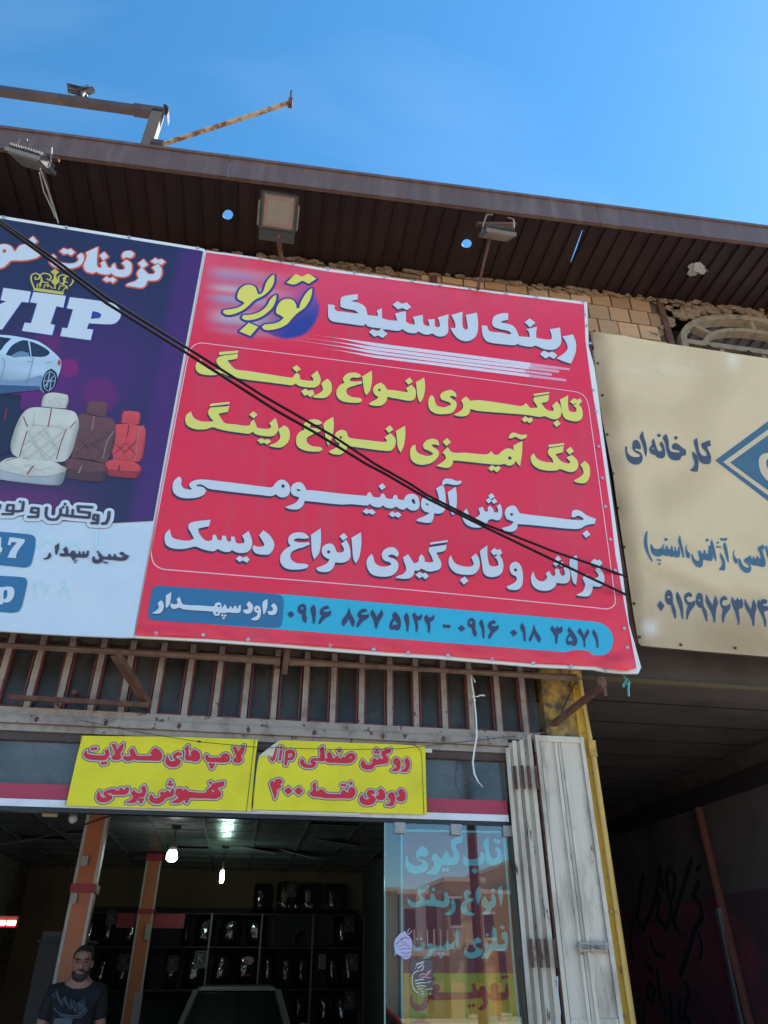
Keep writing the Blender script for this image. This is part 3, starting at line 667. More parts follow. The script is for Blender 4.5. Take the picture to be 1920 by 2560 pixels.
L1 = ("125,798 98,825 90,870 112,902 165,918 240,920 292,905 330,922 400,940 480,955 620,972 760,990 830,998 855,985 890,1005 960,1015 1012,1012 1040,985 1045,945 1020,888 975,925 992,948 993,962 975,967 920,962 888,955 885,925 862,903 843,925 838,937 815,942 640,915 480,890 400,880 370,860 330,808 405,795 412,760 275,778 250,803 255,832 292,872 296,882 240,880 190,862 150,832;"
 "272,745 415,735 412,751 268,767;862,845 895,878 865,897 830,865;900,1045 930,1025 950,1043 985,1035 998,1068 970,1090 945,1070 925,1080;"
 "1095,950 1120,970 1133,1020 1120,1065 1080,1095 1000,1092 985,1083 1030,1065 1065,1035 1060,1005 1055,985;"
 "1362,930 1330,908 1285,903 1245,915 1220,950 1232,980 1195,1000 1170,1040 1175,1085 1210,1118 1270,1130 1350,1130 1366,1112 1345,1098 1290,1092 1252,1070 1243,1040 1262,1018 1305,1002 1365,985 1362,968 1320,972 1282,970 1265,958 1290,940 1335,940;"
 "1438,888 1440,960 1425,1040 1400,1075 1385,1050 1375,985 1368,930;"
 "@R2 -31,796 -71,816 -86,851 -71,886 -46,901 -56,921 -96,941 -118,956 -96,968 -31,971 9,946 24,901 64,911 123,921 190,933 225,925 240,895 238,850 205,812 168,838 178,855 180,868 160,868 100,858 20,850 9,830 -9,808;o @R2 -38,851,11;d @R2 189,783,29;"
 "@R2 305,757 312,830 298,910 275,948 258,910 250,850 243,790;"
 "@R2 1480,955 1510,985 1522,1030 1515,1070 1480,1090 1430,1085 1390,1070 1370,1040 1360,990 1348,925 1410,892 1408,960 1415,1005 1430,1020 1465,1020 1475,1005 1470,985 1450,968;"
 "@R2 1425,940 1455,915 1480,928 1500,916 1517,940 1490,965 1470,950 1450,960;"
 "@R2 1322,940 1350,975 1360,1020 1345,1060 1310,1075 1265,1065 1230,1050 1200,1057 1150,1050 1085,1040 900,1025 720,1010 660,995 650,1030 625,1050 560,1050 535,1040 580,1015 605,985 600,950 590,930 625,900 660,935 720,930 880,950 1040,975 1065,970 1085,952 1105,975 1120,990 1150,990 1178,985 1165,960 1145,930 1150,907 1262,888 1255,935 1205,950 1225,985 1260,1010 1290,1012 1300,1000 1287,972;"
 "@R2 1148,882 1265,866 1263,878 1146,897;d @R2 1324,1108,28;@R2 1055,1075 1080,1052 1105,1070 1130,1062 1140,1085 1115,1105 1095,1088 1075,1098;"
 "@R2 495,852 440,875 430,905 445,925 500,945 515,960 490,975 450,985 405,975 388,945 382,915 368,893 350,900 338,950 350,1000 395,1030 460,1035 520,1025 550,985 550,945 510,915 500,900 520,895 552,905 548,880 525,858")
rp.text(L1, 'R1', yellow_t, RS, .009, sh_t, hi_y, name='service_lettering')
L2 = ("1382,205 1412,235 1420,290 1408,335 1380,358 1320,350 1310,340 1350,318 1375,290 1370,258 1355,232;"
 "1292,165 1330,200 1337,245 1315,275 1275,280 1215,260 1190,270 1120,270 1060,255 1020,220 1012,175 1032,153 1045,180 1070,200 1120,215 1170,218 1160,190 1130,150 1138,118 1238,103 1232,145 1180,158 1205,195 1245,220 1275,225 1285,210 1258,182;"
 "1135,95 1243,83 1240,95 1133,110;d 1282,135,27;952,68 950,150 937,240 915,215 900,160 890,100;858,48 875,15 900,12 940,25 985,25 980,42 945,55 905,38 880,48;"
 "870,122 910,140 912,190 895,225 860,237 830,225 800,230 720,225 600,212 500,202 475,200 465,235 440,252 385,245 360,238 400,215 425,185 415,155 400,150 435,112 470,148 560,150 690,162 720,155 738,138 755,160 780,165 810,140 840,122;o 866,185,13;d 431,75,28;"
 "718,255 742,235 765,250 790,240 803,260 778,282 755,265 740,275;"
 "320,55 290,65 268,95 275,120 320,140 340,155 310,172 260,165 225,145 215,115 212,92 190,105 178,150 190,200 235,228 295,228 345,205 375,165 370,135 335,110 325,95 345,90 378,98 370,70 345,55;"
 "@R2 158,1127 160,1200 145,1290 125,1330 105,1290 98,1230 90,1165;"
 "@R3 1255,-10 1220,5 1205,40 1220,70 1240,80 1235,100 1195,125 1165,140 1190,155 1245,160 1280,135 1295,100 1400,115 1560,135 1600,130 1622,95 1625,55 1590,14 1552,42 1566,62 1560,75 1530,75 1400,60 1310,48 1295,35 1285,5;o @R3 1248,42,10;d @R3 1583,-14,27;"
 "@R1 50,1202 20,1225 10,1270 30,1310 90,1335 170,1335 220,1320 260,1332 340,1350 430,1362 500,1370 525,1355 560,1377 640,1390 690,1385 718,1350 718,1310 700,1250 655,1290 667,1310 665,1325 640,1335 570,1330 555,1320 545,1290 530,1263 513,1283 505,1305 480,1312 380,1300 310,1290 270,1235 262,1217 335,1202 345,1160 200,1172 185,1207 200,1242 228,1272 200,1280 120,1275 72,1250;"
 "@R1 203,1143 348,1128 345,1143 198,1160;@R1 530,1200 562,1228 535,1252 500,1225;@R1 562,1421 593,1405 613,1421 643,1413 666,1432 638,1454 616,1441 588,1446;"
 "@R1 765,1308 797,1330 810,1375 803,1420 777,1457 738,1476 666,1468 655,1459 705,1440 738,1402 730,1357 722,1338;"
 "@R1 1060,1290 1030,1268 985,1262 940,1275 910,1310 925,1340 885,1360 862,1398 866,1457 899,1487 960,1505 1043,1505 1063,1491 1043,1476 982,1468 943,1441 940,1407 971,1383 1010,1365 1062,1345 1058,1328 1015,1330 975,1328 960,1315 985,1298 1035,1300;"
 "@R1 1143,1243 1147,1320 1130,1410 1107,1461 1090,1420 1080,1350 1073,1290")
rp.text(L2, 'R4', yellow_t, RS, .009, sh_t, hi_y, name='service_lettering')
L3 = ("130,312 100,340 87,385 100,430 150,458 240,460 300,440 322,408 297,385 257,378 252,367 295,370 335,395 420,408 560,425 700,440 770,447 800,435 835,455 875,450 897,420 895,375 865,340 830,335 800,355 775,385 740,385 560,362 400,343 310,333 245,337 207,358 205,382 225,398 212,402 170,395 150,375 148,325;o 850,378,12;"
 "955,350 920,365 903,400 915,437 960,455 955,475 925,500 865,522 890,535 955,538 985,515 1000,480 1080,488 1250,505 @Z1 0,528 200,545 228,522 260,550 320,568 370,565 395,540 440,572 520,582 565,558 620,590 670,598 705,570 760,605 830,605 868,565 870,500 850,430 800,398 750,395 705,412 680,445 668,475 630,472 590,460 580,420 557,405 535,425 528,455 490,460 440,445 415,400 393,388 370,410 360,437 320,440 270,430 245,385 225,370 200,390 190,420 150,418 0,405 @R3 1250,430 1080,410 1010,405 1000,380 980,357;"
 "h @Z1 780,458 805,465 818,510 810,528 785,515 768,480;h 940,402 955,398 972,408 960,415;d @Z1 388,301,48;@Z1 135,620 185,583 220,605 258,592 305,635 262,665 220,640 185,658;@Z1 473,655 520,620 557,642 595,628 640,670 598,705 555,678 520,698;"
 "@Z1 1085,325 1165,280 1185,300 1205,400 1212,500 1205,580 1180,630 1130,650 1062,645 1055,690 1035,745 1010,768 930,765 835,745 840,725 920,690 985,655 1000,640 940,622 900,580 890,520 905,465 945,430 990,430 1030,455 1060,525 1100,522 1125,510 1125,470 1110,390;h @Z1 945,522 970,515 995,535 970,540;"
 "@Z1 1162,270 1175,225 1210,198 1290,205 1350,228 1410,222 1418,245 1380,275 1310,278 1215,262 1185,285;@Z1 1340,303 1352,380 1355,480 1350,560 1335,630 1303,672 1280,640 1265,560 1250,470 1235,375;"
 "@R4 570,533 548,555 540,595 565,640 610,662 670,662 705,640 722,612 750,606 775,614 800,608 814,570 810,525 800,500 776,517 787,545 780,562 757,557 748,530 728,514 714,530 716,548 704,556 690,545 680,520 650,533 660,570 640,592 610,598 588,582 578,555;d @R4 740,448,23 722,478,21 760,482,21;"
 "@R4 880,512 845,530 832,570 845,605 895,625 870,650 812,668 830,685 885,692 915,672 920,640 1000,645 1150,660 1280,672 1350,672 1390,650 1430,640 1452,638 1462,605 1400,580 1360,552 1330,542 1300,550 1292,590 1312,593 1340,582 1378,602 1370,612 1290,610 1150,592 1000,575 935,565 915,530 900,515;o @R4 880,573,10;d @R4 1396,709,28")
rp.text(L3, 'R3', white_t, RS, .009, sh_t, None, name='service_lettering')
L4 = ("68,675 40,705 32,745 45,785 90,808 160,812 220,800 245,795 300,815 370,828 400,812 440,830 480,832 497,820 540,838 600,835 632,800 635,750 612,688 568,720 582,750 582,772 545,775 525,768 515,728 492,728 490,760 465,760 455,722 430,720 425,752 400,750 385,715 365,716 360,750 340,758 310,750 285,725 265,690 268,670 340,655 350,610 215,630 195,660 215,700 235,740 200,755 140,750 90,735 77,712;"
 "525,880 550,858 572,873 598,862 620,885 600,908 573,893 550,902;715,683 755,715 785,760 788,800 760,845 720,852 660,840 640,810 648,785 668,795 710,795 722,780 705,750 685,718;"
 "1033,735 1000,705 955,697 905,712 885,750 893,780 905,788 860,820 833,860 835,910 870,945 930,955 1010,945 1028,925 1005,915 940,908 905,880 905,840 940,815 990,800 1035,780 1030,765 980,768 935,762 922,750 950,738 1000,742;"
 "1110,670 1112,760 1098,840 1065,885 1050,840 1045,770 1042,715;1165,775 1130,790 1117,825 1130,860 1170,885 1155,910 1115,930 1078,945 1095,965 1160,970 1195,945 1210,905 1270,905 1310,880 1315,830 1305,785 1285,748 1252,777 1270,810 1268,830 1240,838 1220,830 1205,795 1188,778;o 1165,832,11;d 1268,728,28;"
 "1388,697 1390,780 1375,870 1352,912 1335,880 1328,800 1322,735;"
 "@R4 -86,845 -116,880 -120,930 -88,985 -18,1003 52,995 90,960 97,915 75,885 35,870 25,858 55,850 90,868 100,845 85,815 60,800 15,808 -15,840 -12,875 5,893 40,905 50,920 20,932 -30,930 -65,905 -74,870;"
 "@R4 310,800 430,783 420,822 360,838 375,870 393,905 388,945 360,960 305,967 255,947 235,962 208,960 205,985 180,1012 140,1018 78,1012 90,1000 130,985 150,960 148,930 135,895 130,870 165,848 185,880 205,912 235,900 240,870 258,848 275,870 280,900 310,905 340,900 325,860 308,828;@R4 318,768 438,750 436,765 315,783;"
 "@R4 215,990 245,970 265,983 285,975 308,1000 285,1022 262,1002 242,1015;"
 "@R4 460,855 445,885 450,930 490,975 560,990 620,985 650,955 660,910 650,870 632,843 600,870 614,900 618,920 598,934 540,930 490,910 472,882;d @R4 552,1030,30;"
 "@R4 660,825 712,787 712,850 725,920 740,930 780,930 790,918 778,885 762,868 790,848 815,885 822,940 805,985 760,1005 710,1000 685,975 675,920;@R4 735,830 760,805 780,817 800,812 815,840 795,860 772,848 755,857;"
 "@R4 905,900 875,915 865,950 880,985 910,1000 915,1025 890,1050 843,1072 860,1090 920,1093 950,1065 958,1010 950,945 930,912;o @R4 906,957,11;"
 "@R4 1030,965 1015,995 1015,1040 1040,1080 1090,1100 1145,1095 1180,1070 1190,1045 1230,1050 1265,1045 1283,1015 1280,960 1262,930 1238,945 1248,985 1235,1000 1218,990 1208,955 1188,945 1178,960 1180,990 1165,1000 1150,985 1140,962 1115,980 1125,1010 1100,1035 1065,1030 1042,1005;d @R4 1200,880,23 1185,914,20 1225,916,20;"
 "@R4 1328,853 1335,920 1332,1000 1325,1060 1305,1045 1290,985 1280,890;@R4 1480,935 1512,980 1520,1030 1495,1070 1440,1070 1435,1100 1410,1137 1340,1135 1325,1128 1370,1105 1387,1060 1375,1030 1368,1010 1400,985 1430,1010 1470,1010 1480,990 1455,957;@R4 1425,905 1450,880 1470,891 1487,885 1507,910 1485,935 1465,920 1445,928")
rp.text(L4, 'R3', white_t, RS, .009, sh_t, None, name='service_lettering')
# phone strip
rp.text("@P 430,1468 454,1469.4 720,1487.6 @R4 0,1185 1440,1312 1500,1325 1550,1360 1578,1410 1580,1455 1565,1505 1535,1535 1495,1545 1300,1528 0,1425 @P 720,1576 441.7,1555.5", 'P', cyan_v, RS, .0062, name='phone_strip')
rp.text("90,80 140,72 200,76 1500,168 1560,182 1595,210 1607,250 1600,420 1585,520 1560,560 1500,571 1450,570 60,482 25,465 5,430 5,380 40,150 60,100", 'Z2', teal_v, RS, .0078, name='name_box')
NAME = ("155,245 180,270 188,320 175,370 140,403 60,403 52,395 100,370 130,330 118,285;278,148 272,230 255,300 220,345 212,320 215,190;"
 "380,205 340,235 352,270 345,293 300,295 285,282 270,290 268,320 290,345 330,350 370,335 420,355 600,370 770,382 775,405 800,430 840,430 858,405 850,392 900,400 960,390 1000,397 1040,398 1080,395 1098,370 1100,300 1075,315 1072,340 1055,348 1045,315 1022,312 1012,340 1000,345 985,318 970,320 962,345 935,345 922,300 903,297 893,322 872,338 870,300 855,275 830,272 800,285 785,318 740,318 600,308 420,297 395,262;h 820,318 845,298 856,318 838,330;h 805,388 830,388 825,408 808,408;d 880,425,18 915,430,18 897,458,18;"
 "1195,258 1235,295 1243,345 1225,390 1180,408 1135,395 1125,357 1150,360 1180,350 1190,335 1165,298;1295,308 1262,325 1255,360 1275,390 1300,402 1290,430 1215,472 1245,485 1300,480 1330,440 1338,370 1325,325;o 1298,357,11;1415,230 1415,310 1400,370 1372,422 1362,380 1360,270;1490,278 1525,320 1530,365 1510,410 1465,425 1425,410 1415,375 1450,377 1475,365 1480,348 1455,313")
rp.text(NAME, 'Z2', white_t, RS, .012, (shade_t, .4, 1.6), None, name='owner_lettering')
N1 = ("d 148,150,38;265,40 300,55 305,100 300,150 312,190 298,240 275,220 262,180 262,145 235,145 218,115 225,70;o 262,88,14;378,50 398,80 402,150 390,245 370,245 365,180 348,90;545,90 520,60 480,70 445,110 445,150 465,165 440,200 425,250 440,250 490,195 550,155 558,110 520,125 482,122 482,108 510,97;"
 "740,78 755,140 795,215 782,280 765,265 735,190 715,230 680,270 665,255 668,205 710,150;925,120 905,92 865,98 825,140 825,175 845,190 815,245 812,282 830,278 870,225 935,180 937,142 900,155 860,150 866,138 895,127;975,98 1005,150 1015,180 1030,150 1070,100 1082,155 1045,215 1018,295 1000,290 985,215 953,140;"
 "1200,118 1245,170 1262,240 1250,300 1215,312 1195,300 1170,310 1143,285 1150,235 1180,185 1172,160;h 1198,205 1225,245 1225,260 1200,252 1180,262 1172,245;1320,130 1340,170 1345,230 1335,322 1318,322 1312,250 1292,175;1400,128 1420,165 1450,165 1470,140 1475,175 1460,205 1430,215 1435,270 1425,330 1410,325 1405,250 1373,155;1520,148 1540,180 1570,178 1592,152 1600,180 1580,215 1555,228 1560,280 1548,340 1535,335 1528,265 1495,190")
N2 = ("60,113 125,118 122,147 58,140;d 223,148,33;310,55 340,75 345,120 345,160 357,185 350,225 325,205 312,145 290,140 275,110 285,70;o 306,96,13;400,65 415,100 425,160 425,235 408,235 402,160 378,100;530,95 510,75 470,90 455,130 470,160 480,175 460,205 458,238 475,238 500,195 548,150 548,118 515,130 490,128 490,114 515,105;"
 "d 682,187,33;758,98 780,140 788,200 788,262 770,262 765,200 740,135;862,105 875,160 920,235 910,275 890,255 862,195 845,235 825,270 815,245 840,190;1022,120 1035,145 1055,150 1065,125 1080,150 1105,125 1115,165 1095,190 1075,195 1070,240 1060,290 1050,280 1045,220 1005,155;"
 "1170,135 1215,190 1242,245 1235,290 1210,302 1185,290 1160,298 1143,270 1150,225 1172,195 1155,165;h 1180,215 1205,250 1200,265 1180,257 1162,265 1158,245;1265,140 1290,185 1300,215 1335,150 1348,185 1315,245 1315,310 1300,310 1290,240 1245,180;1388,155 1412,195 1428,260 1430,320 1415,318 1405,250 1375,185")
for dat, vw, cuts in ((N1, 'Z3', ('740,78', '1200,118')), (N2, 'Z4', ('d 223', 'd 682', '1022,120'))):
    for c in cuts: dat = dat.replace(';'+c, '|'+c)
    for g_ in dat.split('|'): rp.text(g_, vw, navy_t, RS, .010, None, None, [(paley, 1.3)], name='phone_lettering')

# ------------------------------------------------------------------ the purple VIP sign
VS = sign_root('shop_sign', 'dark purple sign with a gold crown, VIP lettering, a silver car and car seats', 'sign', 300, 1592, -.46)
vp = Plane(VS)
vo = [(-420, 474), (0, 539), (166, 566), (323, 591), (498, 619), (512, 623), (423, 1100), (333, 1594), (300, 1594), (160, 1588), (0, 1578), (-420, 1540)]
vi = [(-420, 482), (0, 547), (166, 574), (323, 599), (498, 627), (508, 629), (420, 1098), (383, 1303), (290, 1308), (145, 1303), (0, 1284), (-420, 1250)]
def vipc(px, py):
    x, y = px*3.1904, (py-500)*3.1904
    c = (.024, .025, .080)
    c = mixc(c, (.15, .012, .17), .95*math.exp(-((x-300)/430)**2-((y-1480)/330)**2))
    c = mixc(c, (.075, .02, .15), .8*math.exp(-((x-900)/420)**2-((y-1350)/450)**2))
    c = mixc(c, (.16, .02, .15), .8*math.exp(-((x-150)/500)**2-((y-2420)/160)**2))
    e = 1630-x-.187*(y-400)
    if 0 < e: c = mixc(c, (.085, .018, .16), .75*sstep(240, 150, e)*sstep(200, 500, y))
    d = math.hypot(x-555, y-1342); c = mixc(c, (.26, .012, .16), .8*sstep(78, 66, d))
    d = math.hypot(x-800, y-1560); c = mixc(c, (.20, .012, .14), .5*sstep(160, 120, d))
    d = math.hypot(x-380, y-1150); c = mixc(c, (.16, .014, .14), .6*sstep(130, 90, d))
    return c
vip_v = vinyl('purple_vinyl_print', (.03, .03, .1), attr='Col', bump=.2, bscale=2.5, rough=.42)
art(vp, 'panel', P_(vp, vi), vipc, vip_v, .004, VS, .02)
pale_v = mat('pale_blue_print', (.60, .70, .80), .5, dirt=(.42, .62, .78), dscale=1.6, damt=.6, bump=.08, bscale=5)
vp.flat('white_field', [P_(vp, [(-420, 1252), (0, 1286), (145, 1305), (290, 1310), (383, 1305), (333, 1594), (300, 1594), (160, 1588), (0, 1578), (-420, 1540)])], [], pale_v, .0035, VS)
vp.flat('white_margin', [P_(vp, vo)], [], white_v, 0, VS, thick=.018)
LV = lambda u, n, v: vp.M @ Vector((u, -n, v))
bm = NB()
for v in (.03, 1.2, 2.4, 3.3): bar(bm, LV(-2.4, -.045, v), LV(-.06, -.045, v), .04, .04)
for u in (-2.3, -1.5, -.8, -.12): bar(bm, LV(u, -.046, .05), LV(u, -.046, 3.25), .036, .036)
obj('frame', bm, rust, VS)
rivets(vp, [(166, 570), (323, 595), (494, 622), (10, 545)], VS, zinc)
vwhite = vinyl('vip_white', (.62, .70, .78)); grey_o = vinyl('grey_letter_edge', (.30, .42, .55)); or_o = vinyl('orange_letter_edge', (.80, .13, .05)); dk_t = vinyl('charcoal_ink', (.055, .05, .085)); gold = vinyl('gold_print', (.62, .52, .10))
VH = ("1265,515 1290,560 1285,610 1255,645 1175,650 1165,680 1135,705 1075,700 1010,690 1020,675 1080,655 1110,630 1095,590 1130,545 1165,580 1185,600 1230,598 1240,580 1215,545 1240,530;1205,495 1240,470 1262,485 1290,478 1318,500 1290,525 1262,510 1240,518;d 1142,517,38;"
 "1010,485 975,510 1000,545 990,562 960,565 930,555 915,510 895,530 890,550 860,545 835,490 805,510 815,545 790,550 775,530 775,470 782,382 690,425 695,460 670,530 690,575 740,592 775,578 790,590 860,602 890,590 920,612 990,620 1035,600 1050,560 1045,510;825,640 850,618 877,634 900,622 930,645 905,668 877,652 850,660;d 830,455,35;985,475 975,450 995,420 1040,412 1070,430 1065,455 1040,470 1010,462;"
 "425,440 400,490 410,520 450,545 530,555 620,540 665,500 668,450 650,430 620,455 630,485 600,510 540,515 470,500 440,480 445,460;480,415 510,392 540,405 565,395 600,425 570,450 540,435 510,440;"
 "-60,400 -20,380 30,360 85,375 112,410 125,420 165,370 230,362 290,410 335,435 300,465 250,480 180,490 90,492 60,520 20,548 -60,550;o 38,415,16;d 262,335,38")
vp.text(VH, 'R5', vwhite, VS, .010, None, None, [(or_o, 4.2)], name='heading_lettering')
VIP = ("560,782 880,825 930,850 962,895 960,945 920,990 860,998 710,990 695,1035 745,1040 725,1125 483,1092 500,1025 540,1030 585,880 535,870;h 740,893 790,905 812,925 795,950 725,955;270,740 527,772 508,865 452,855 405,995 440,1005 418,1085 178,1050 200,985 250,990 300,832 242,822;"
 "30,708 248,738 230,825 175,820 20,1040 -100,1030 -250,700 -120,690 -60,840 -40,860 50,815 8,805")
vp.text(VIP, 'R5', vwhite, VS, .010, (blue_t, .5, 3), None, [(blue_t, 3.2)], name='heading_lettering')
CR = ("268,728 272,706 390,722 515,742 505,762 390,746;440,555 475,582 452,604 458,640 480,655 440,692 405,652 425,640 430,604 405,580;s13 272,702 250,640 258,604 290,590 318,608 312,636 286,640 284,622;s13 318,700 334,640 322,606 350,590 388,598 410,622 396,648 378,636;s13 560,690 585,655 572,625 536,612 508,632 516,660 538,664;s13 540,700 505,680 520,640 530,612 500,602 470,618 470,650;"
 "s9 300,704 300,680 322,672 328,690;s9 350,710 362,680 388,676 384,700;s9 420,712 400,690 372,690;s9 470,722 480,690 506,694;s9 500,735 528,700 540,716;s9 436,712 440,690 444,712;s10 330,640 350,664 384,664;s10 520,655 496,676 480,668")
vp.text(CR, 'R5', gold, VS, .009, name='crown_print')
# printed car and seats
pr = lambda d, c, n, v='R5', nm='printed_picture': vp.text(d, v, vinyl('print_%d_%d_%d' % c, c), VS, n, name=nm)
print_v = vinyl('photo_print', (.5, .5, .5), attr='Col', bump=.1, bscale=4)
def pr2(d, c, n, f, v='R5', nm='printed_picture', step=.011):
    sol, hol = parse(d, v, vp.conv)
    for p in sol:
        if area(p) < 0: p = p[::-1]
        xs = [q.x for q in p]; ys = [q.y for q in p]; L_ = lin(c); x0, x1, y0, y1 = min(xs), max(xs), min(ys), max(ys)
        def colf(px, py):
            q = vp.conv(px, py); k = f((q.x-x0)/(x1-x0), (q.y-y0)/(y1-y0), px, py); return tuple(max(0, min(1, a*k)) for a in L_)
        art(vp, nm, p, colf, print_v, n, VS, step)
def cushion(u, v, px, py):
    e = min(u, 1-u, v, 1-v); n = noise.noise(Vector((px*.03, py*.03, 4)))
    return .72+.42*sstep(0, .16, e)+.10*(v-.5)+.10*n-.10*sstep(.55, 1, u)
def quilt(u, v, px, py):
    n = noise.noise(Vector((px*.03, py*.03, 4))); k = .66+.42*sstep(0, .12, min(u, 1-u))+.12*(v-.5)+.08*n
    if .22 < u < .80 and v < .62:
        a, b = (u*3.2+v*2.6) % 1, (u*3.2-v*2.6) % 1; k *= .80+.22*min(1, 6*min(a, 1-a, b, 1-b))
    if v > .62: k *= .92+.10*sstep(.62, .72, v)
    return k
def carbody(u, v, px, py):
    n = noise.noise(Vector((px*.008, py*.02, 8))); return .62+.55*sstep(.25, .62, v)-.18*sstep(.80, .62, v)*sstep(.5, .62, v)+.12*n+.10*sstep(.9, 1, v)
pr2("-420,1100 -100,1078 0,1080 80,1085 200,1105 300,1130 370,1170 430,1220 480,1270 492,1310 470,1400 440,1460 400,1530 350,1545 320,1520 0,1550 -420,1590", (176, 200, 218), .007, carbody, nm='printed_car')
pr("-420,1440 0,1440 180,1440 330,1400 360,1440 325,1500 0,1545 -420,1580", (125, 152, 182), .0078, nm='printed_car')
pr("-420,1470 0,1480 320,1492 322,1520 0,1550 -420,1588", (60, 90, 130), .0083, nm='printed_car')
pr2("48,1240 100,1165 180,1125 225,1128 245,1250 130,1256;255,1254 240,1132 290,1150 350,1180 395,1215 392,1236 350,1255;-420,1100 -100,1088 92,1110 40,1160 0,1210 -120,1260 -420,1270", (35, 48, 75), .0086, cushion, nm='printed_car')
pr("100,1240 165,1212 235,1228 232,1250 105,1262;s5 240,1255 268,1270 230,1420 195,1500;s5 20,1265 40,1300 10,1440;s6 215,1305 235,1292 260,1300;s6 370,1308 390,1298 410,1304", (110, 140, 170), .009, nm='printed_car')
pr("470,1275 488,1300 476,1330 462,1310", (200, 60, 60), .009, nm='printed_car')
pr2("410,1350 450,1380 458,1430 440,1490 400,1535 360,1545 335,1510 340,1440 370,1375", (28, 36, 60), .0088, cushion, nm='printed_car')
pr("s8 400,1380 375,1500;s8 430,1410 360,1490;s8 440,1450 350,1450;s8 410,1440 400,1520;s6 405,1372 438,1400 442,1450 425,1500 390,1530 360,1510 352,1450 375,1390 405,1372", (160, 180, 200), .0093, nm='printed_car')
# seats (black, red, brown, cream)
pr2("-60,1570 60,1545 170,1560 160,1660 205,1700 130,1900 @R6 95,150 90,190 -200,260 -200,-300", (30, 38, 66), .0068, cushion, nm='printed_seat')
pr("s10 55,1665 40,1760", (150, 40, 60), .0072, nm='printed_seat')
pr2("985,1690 1040,1686 1110,1695 1122,1720 1112,1790 1060,1796 970,1780 972,1720;925,1795 985,1790 1100,1800 1150,1815 1168,1860 @R6 1262,0 1255,90 1230,230 1190,262 980,240 960,50;@R6 905,262 1000,240 1160,265 1225,310 1215,345 1130,345 925,330", (205, 72, 76), .0068, quilt, nm='printed_seat')
pr2("@R6 920,332 1130,347 1216,345 1212,375 1160,405 930,380", (150, 48, 58), .0072, cushion, nm='printed_seat')
pr2("700,1625 730,1610 800,1612 855,1620 862,1660 850,1735 780,1735 680,1710;615,1722 680,1705 850,1740 905,1760 922,1820 @R6 998,60 970,180 930,262 880,272 620,232 640,100;@R6 560,250 640,230 870,262 935,320 925,345 750,350 560,320", (104, 66, 68), .0074, quilt, nm='printed_seat')
pr2("@R6 560,322 750,352 926,346 920,400 880,435 700,425 560,395", (80, 52, 60), .0078, cushion, nm='printed_seat')
pr2("350,1568 400,1543 470,1545 540,1560 550,1600 530,1668 430,1662 330,1650;200,1690 260,1660 400,1665 570,1685 612,1715 632,1800 @R6 665,30 640,130 600,220 540,262 380,250 230,240 130,210 95,150 105,60 @R5 150,1760;@R6 0,270 60,235 150,225 300,245 480,265 580,320 570,345 430,385 250,385 0,330 -60,300", (196, 196, 186), .008, quilt, nm='printed_seat')
pr2("@R6 -60,302 0,332 250,388 430,388 572,345 545,440 510,466 300,455 0,415 -60,390", (160, 166, 172), .0084, cushion, nm='printed_seat')
pr("s9 414,1665 400,1740 385,1815;s8 @R6 235,0 205,100 170,220;s8 @R6 575,-20 530,100 490,240;s9 190,1735 215,1800 @R6 240,-40;s9 605,1775 560,1820;s12 @R6 290,300 262,335 240,370;s7 @R6 150,228 100,240 55,255;s7 @R6 490,265 540,300", (150, 60, 66), .0088, nm='printed_seat')
pr("s4 @R6 215,60 330,140 450,240;s4 @R6 330,0 420,80 520,150;s4 @R6 330,250 420,170 540,60;s4 @R6 200,180 300,100 420,0;s4 @R6 230,20 300,-60;s4 260,1800 500,1815;s4 265,1800 280,1690", (160, 160, 158), .0085, nm='printed_seat')
pr("s8 752,1730 735,1840;s8 @R6 985,0 930,80 890,230;s12 @R6 705,300 685,355;s8 1150,1800 1110,1860 @R6 1195,50 1170,240", (150, 128, 132), .0084, nm='printed_seat')
pr("s4 @R6 680,60 760,140 880,60;s4 @R6 650,200 780,90 900,200;s4 @R6 985,100 1080,180 1180,80;s4 @R6 985,200 1090,100 1180,210;s6 1030,1800 1015,1890;s9 @R6 1035,295 1025,335", (66, 36, 48), .0088, nm='printed_seat')
# headline, name and boxes on the white field
VT = ("s30 945,700 938,755 918,795 888,797;s26 838,770 852,727 815,722 808,760 846,768;s28 850,740 845,795 795,793;s28 798,657 675,650 682,694 778,704 772,746 640,736 530,722;s24 632,680 628,735;s24 585,676 580,730;s26 528,672 520,725 490,762 430,760 402,730 405,660;c 565,630,13 548,656,12 583,658,12;"
 "s26 325,705 272,698 280,662 335,668 330,740 250,740;s26 205,628 196,686 150,692 100,688;s24 115,690 60,686 70,636 122,640 112,716 25,716;c 178,610,12 206,614,12;s26 -40,625 5,640 -8,680 -60,680")
vp.text(VT, 'R6', dk_t, VS, .012, None, None, [(dk_t, 8.6), (vwhite, 7.6)], name='heading_lettering')
vp.text("s22 210,840 300,860;s26 330,1000 420,930 540,1010 660,960 700,1010;s26 840,850 830,1000 920,1010;s16 290,1290 300,1420;s16 360,1280 340,1330 420,1320 380,1410;s16 560,1290 500,1430;s16 540,1290 600,1440", 'R6', vinyl('ghost_print', (.50, .74, .80)), VS, .0062, name='faint_lettering')
vp.text("-420,830 -40,862 250,888 290,900 310,935 285,1100 262,1158 220,1175 180,1172 -40,1150 -420,1120;-420,1215 -40,1243 190,1258 225,1270 236,1300 235,1325 190,1510 165,1555 110,1566 70,1564 -40,1555 -420,1525", 'R6', teal_v, VS, .0075, name='label_box')
vp.text("85,918 100,915 215,932 218,950 160,1030 140,1085 148,1095 65,1090 75,1078 95,1030 150,960 105,955 92,985 70,980;-30,910 15,915 12,1000 25,1005 20,1040 8,1042 6,1065 -30,1065", 'R6', vwhite, VS, .010, name='phone_lettering')
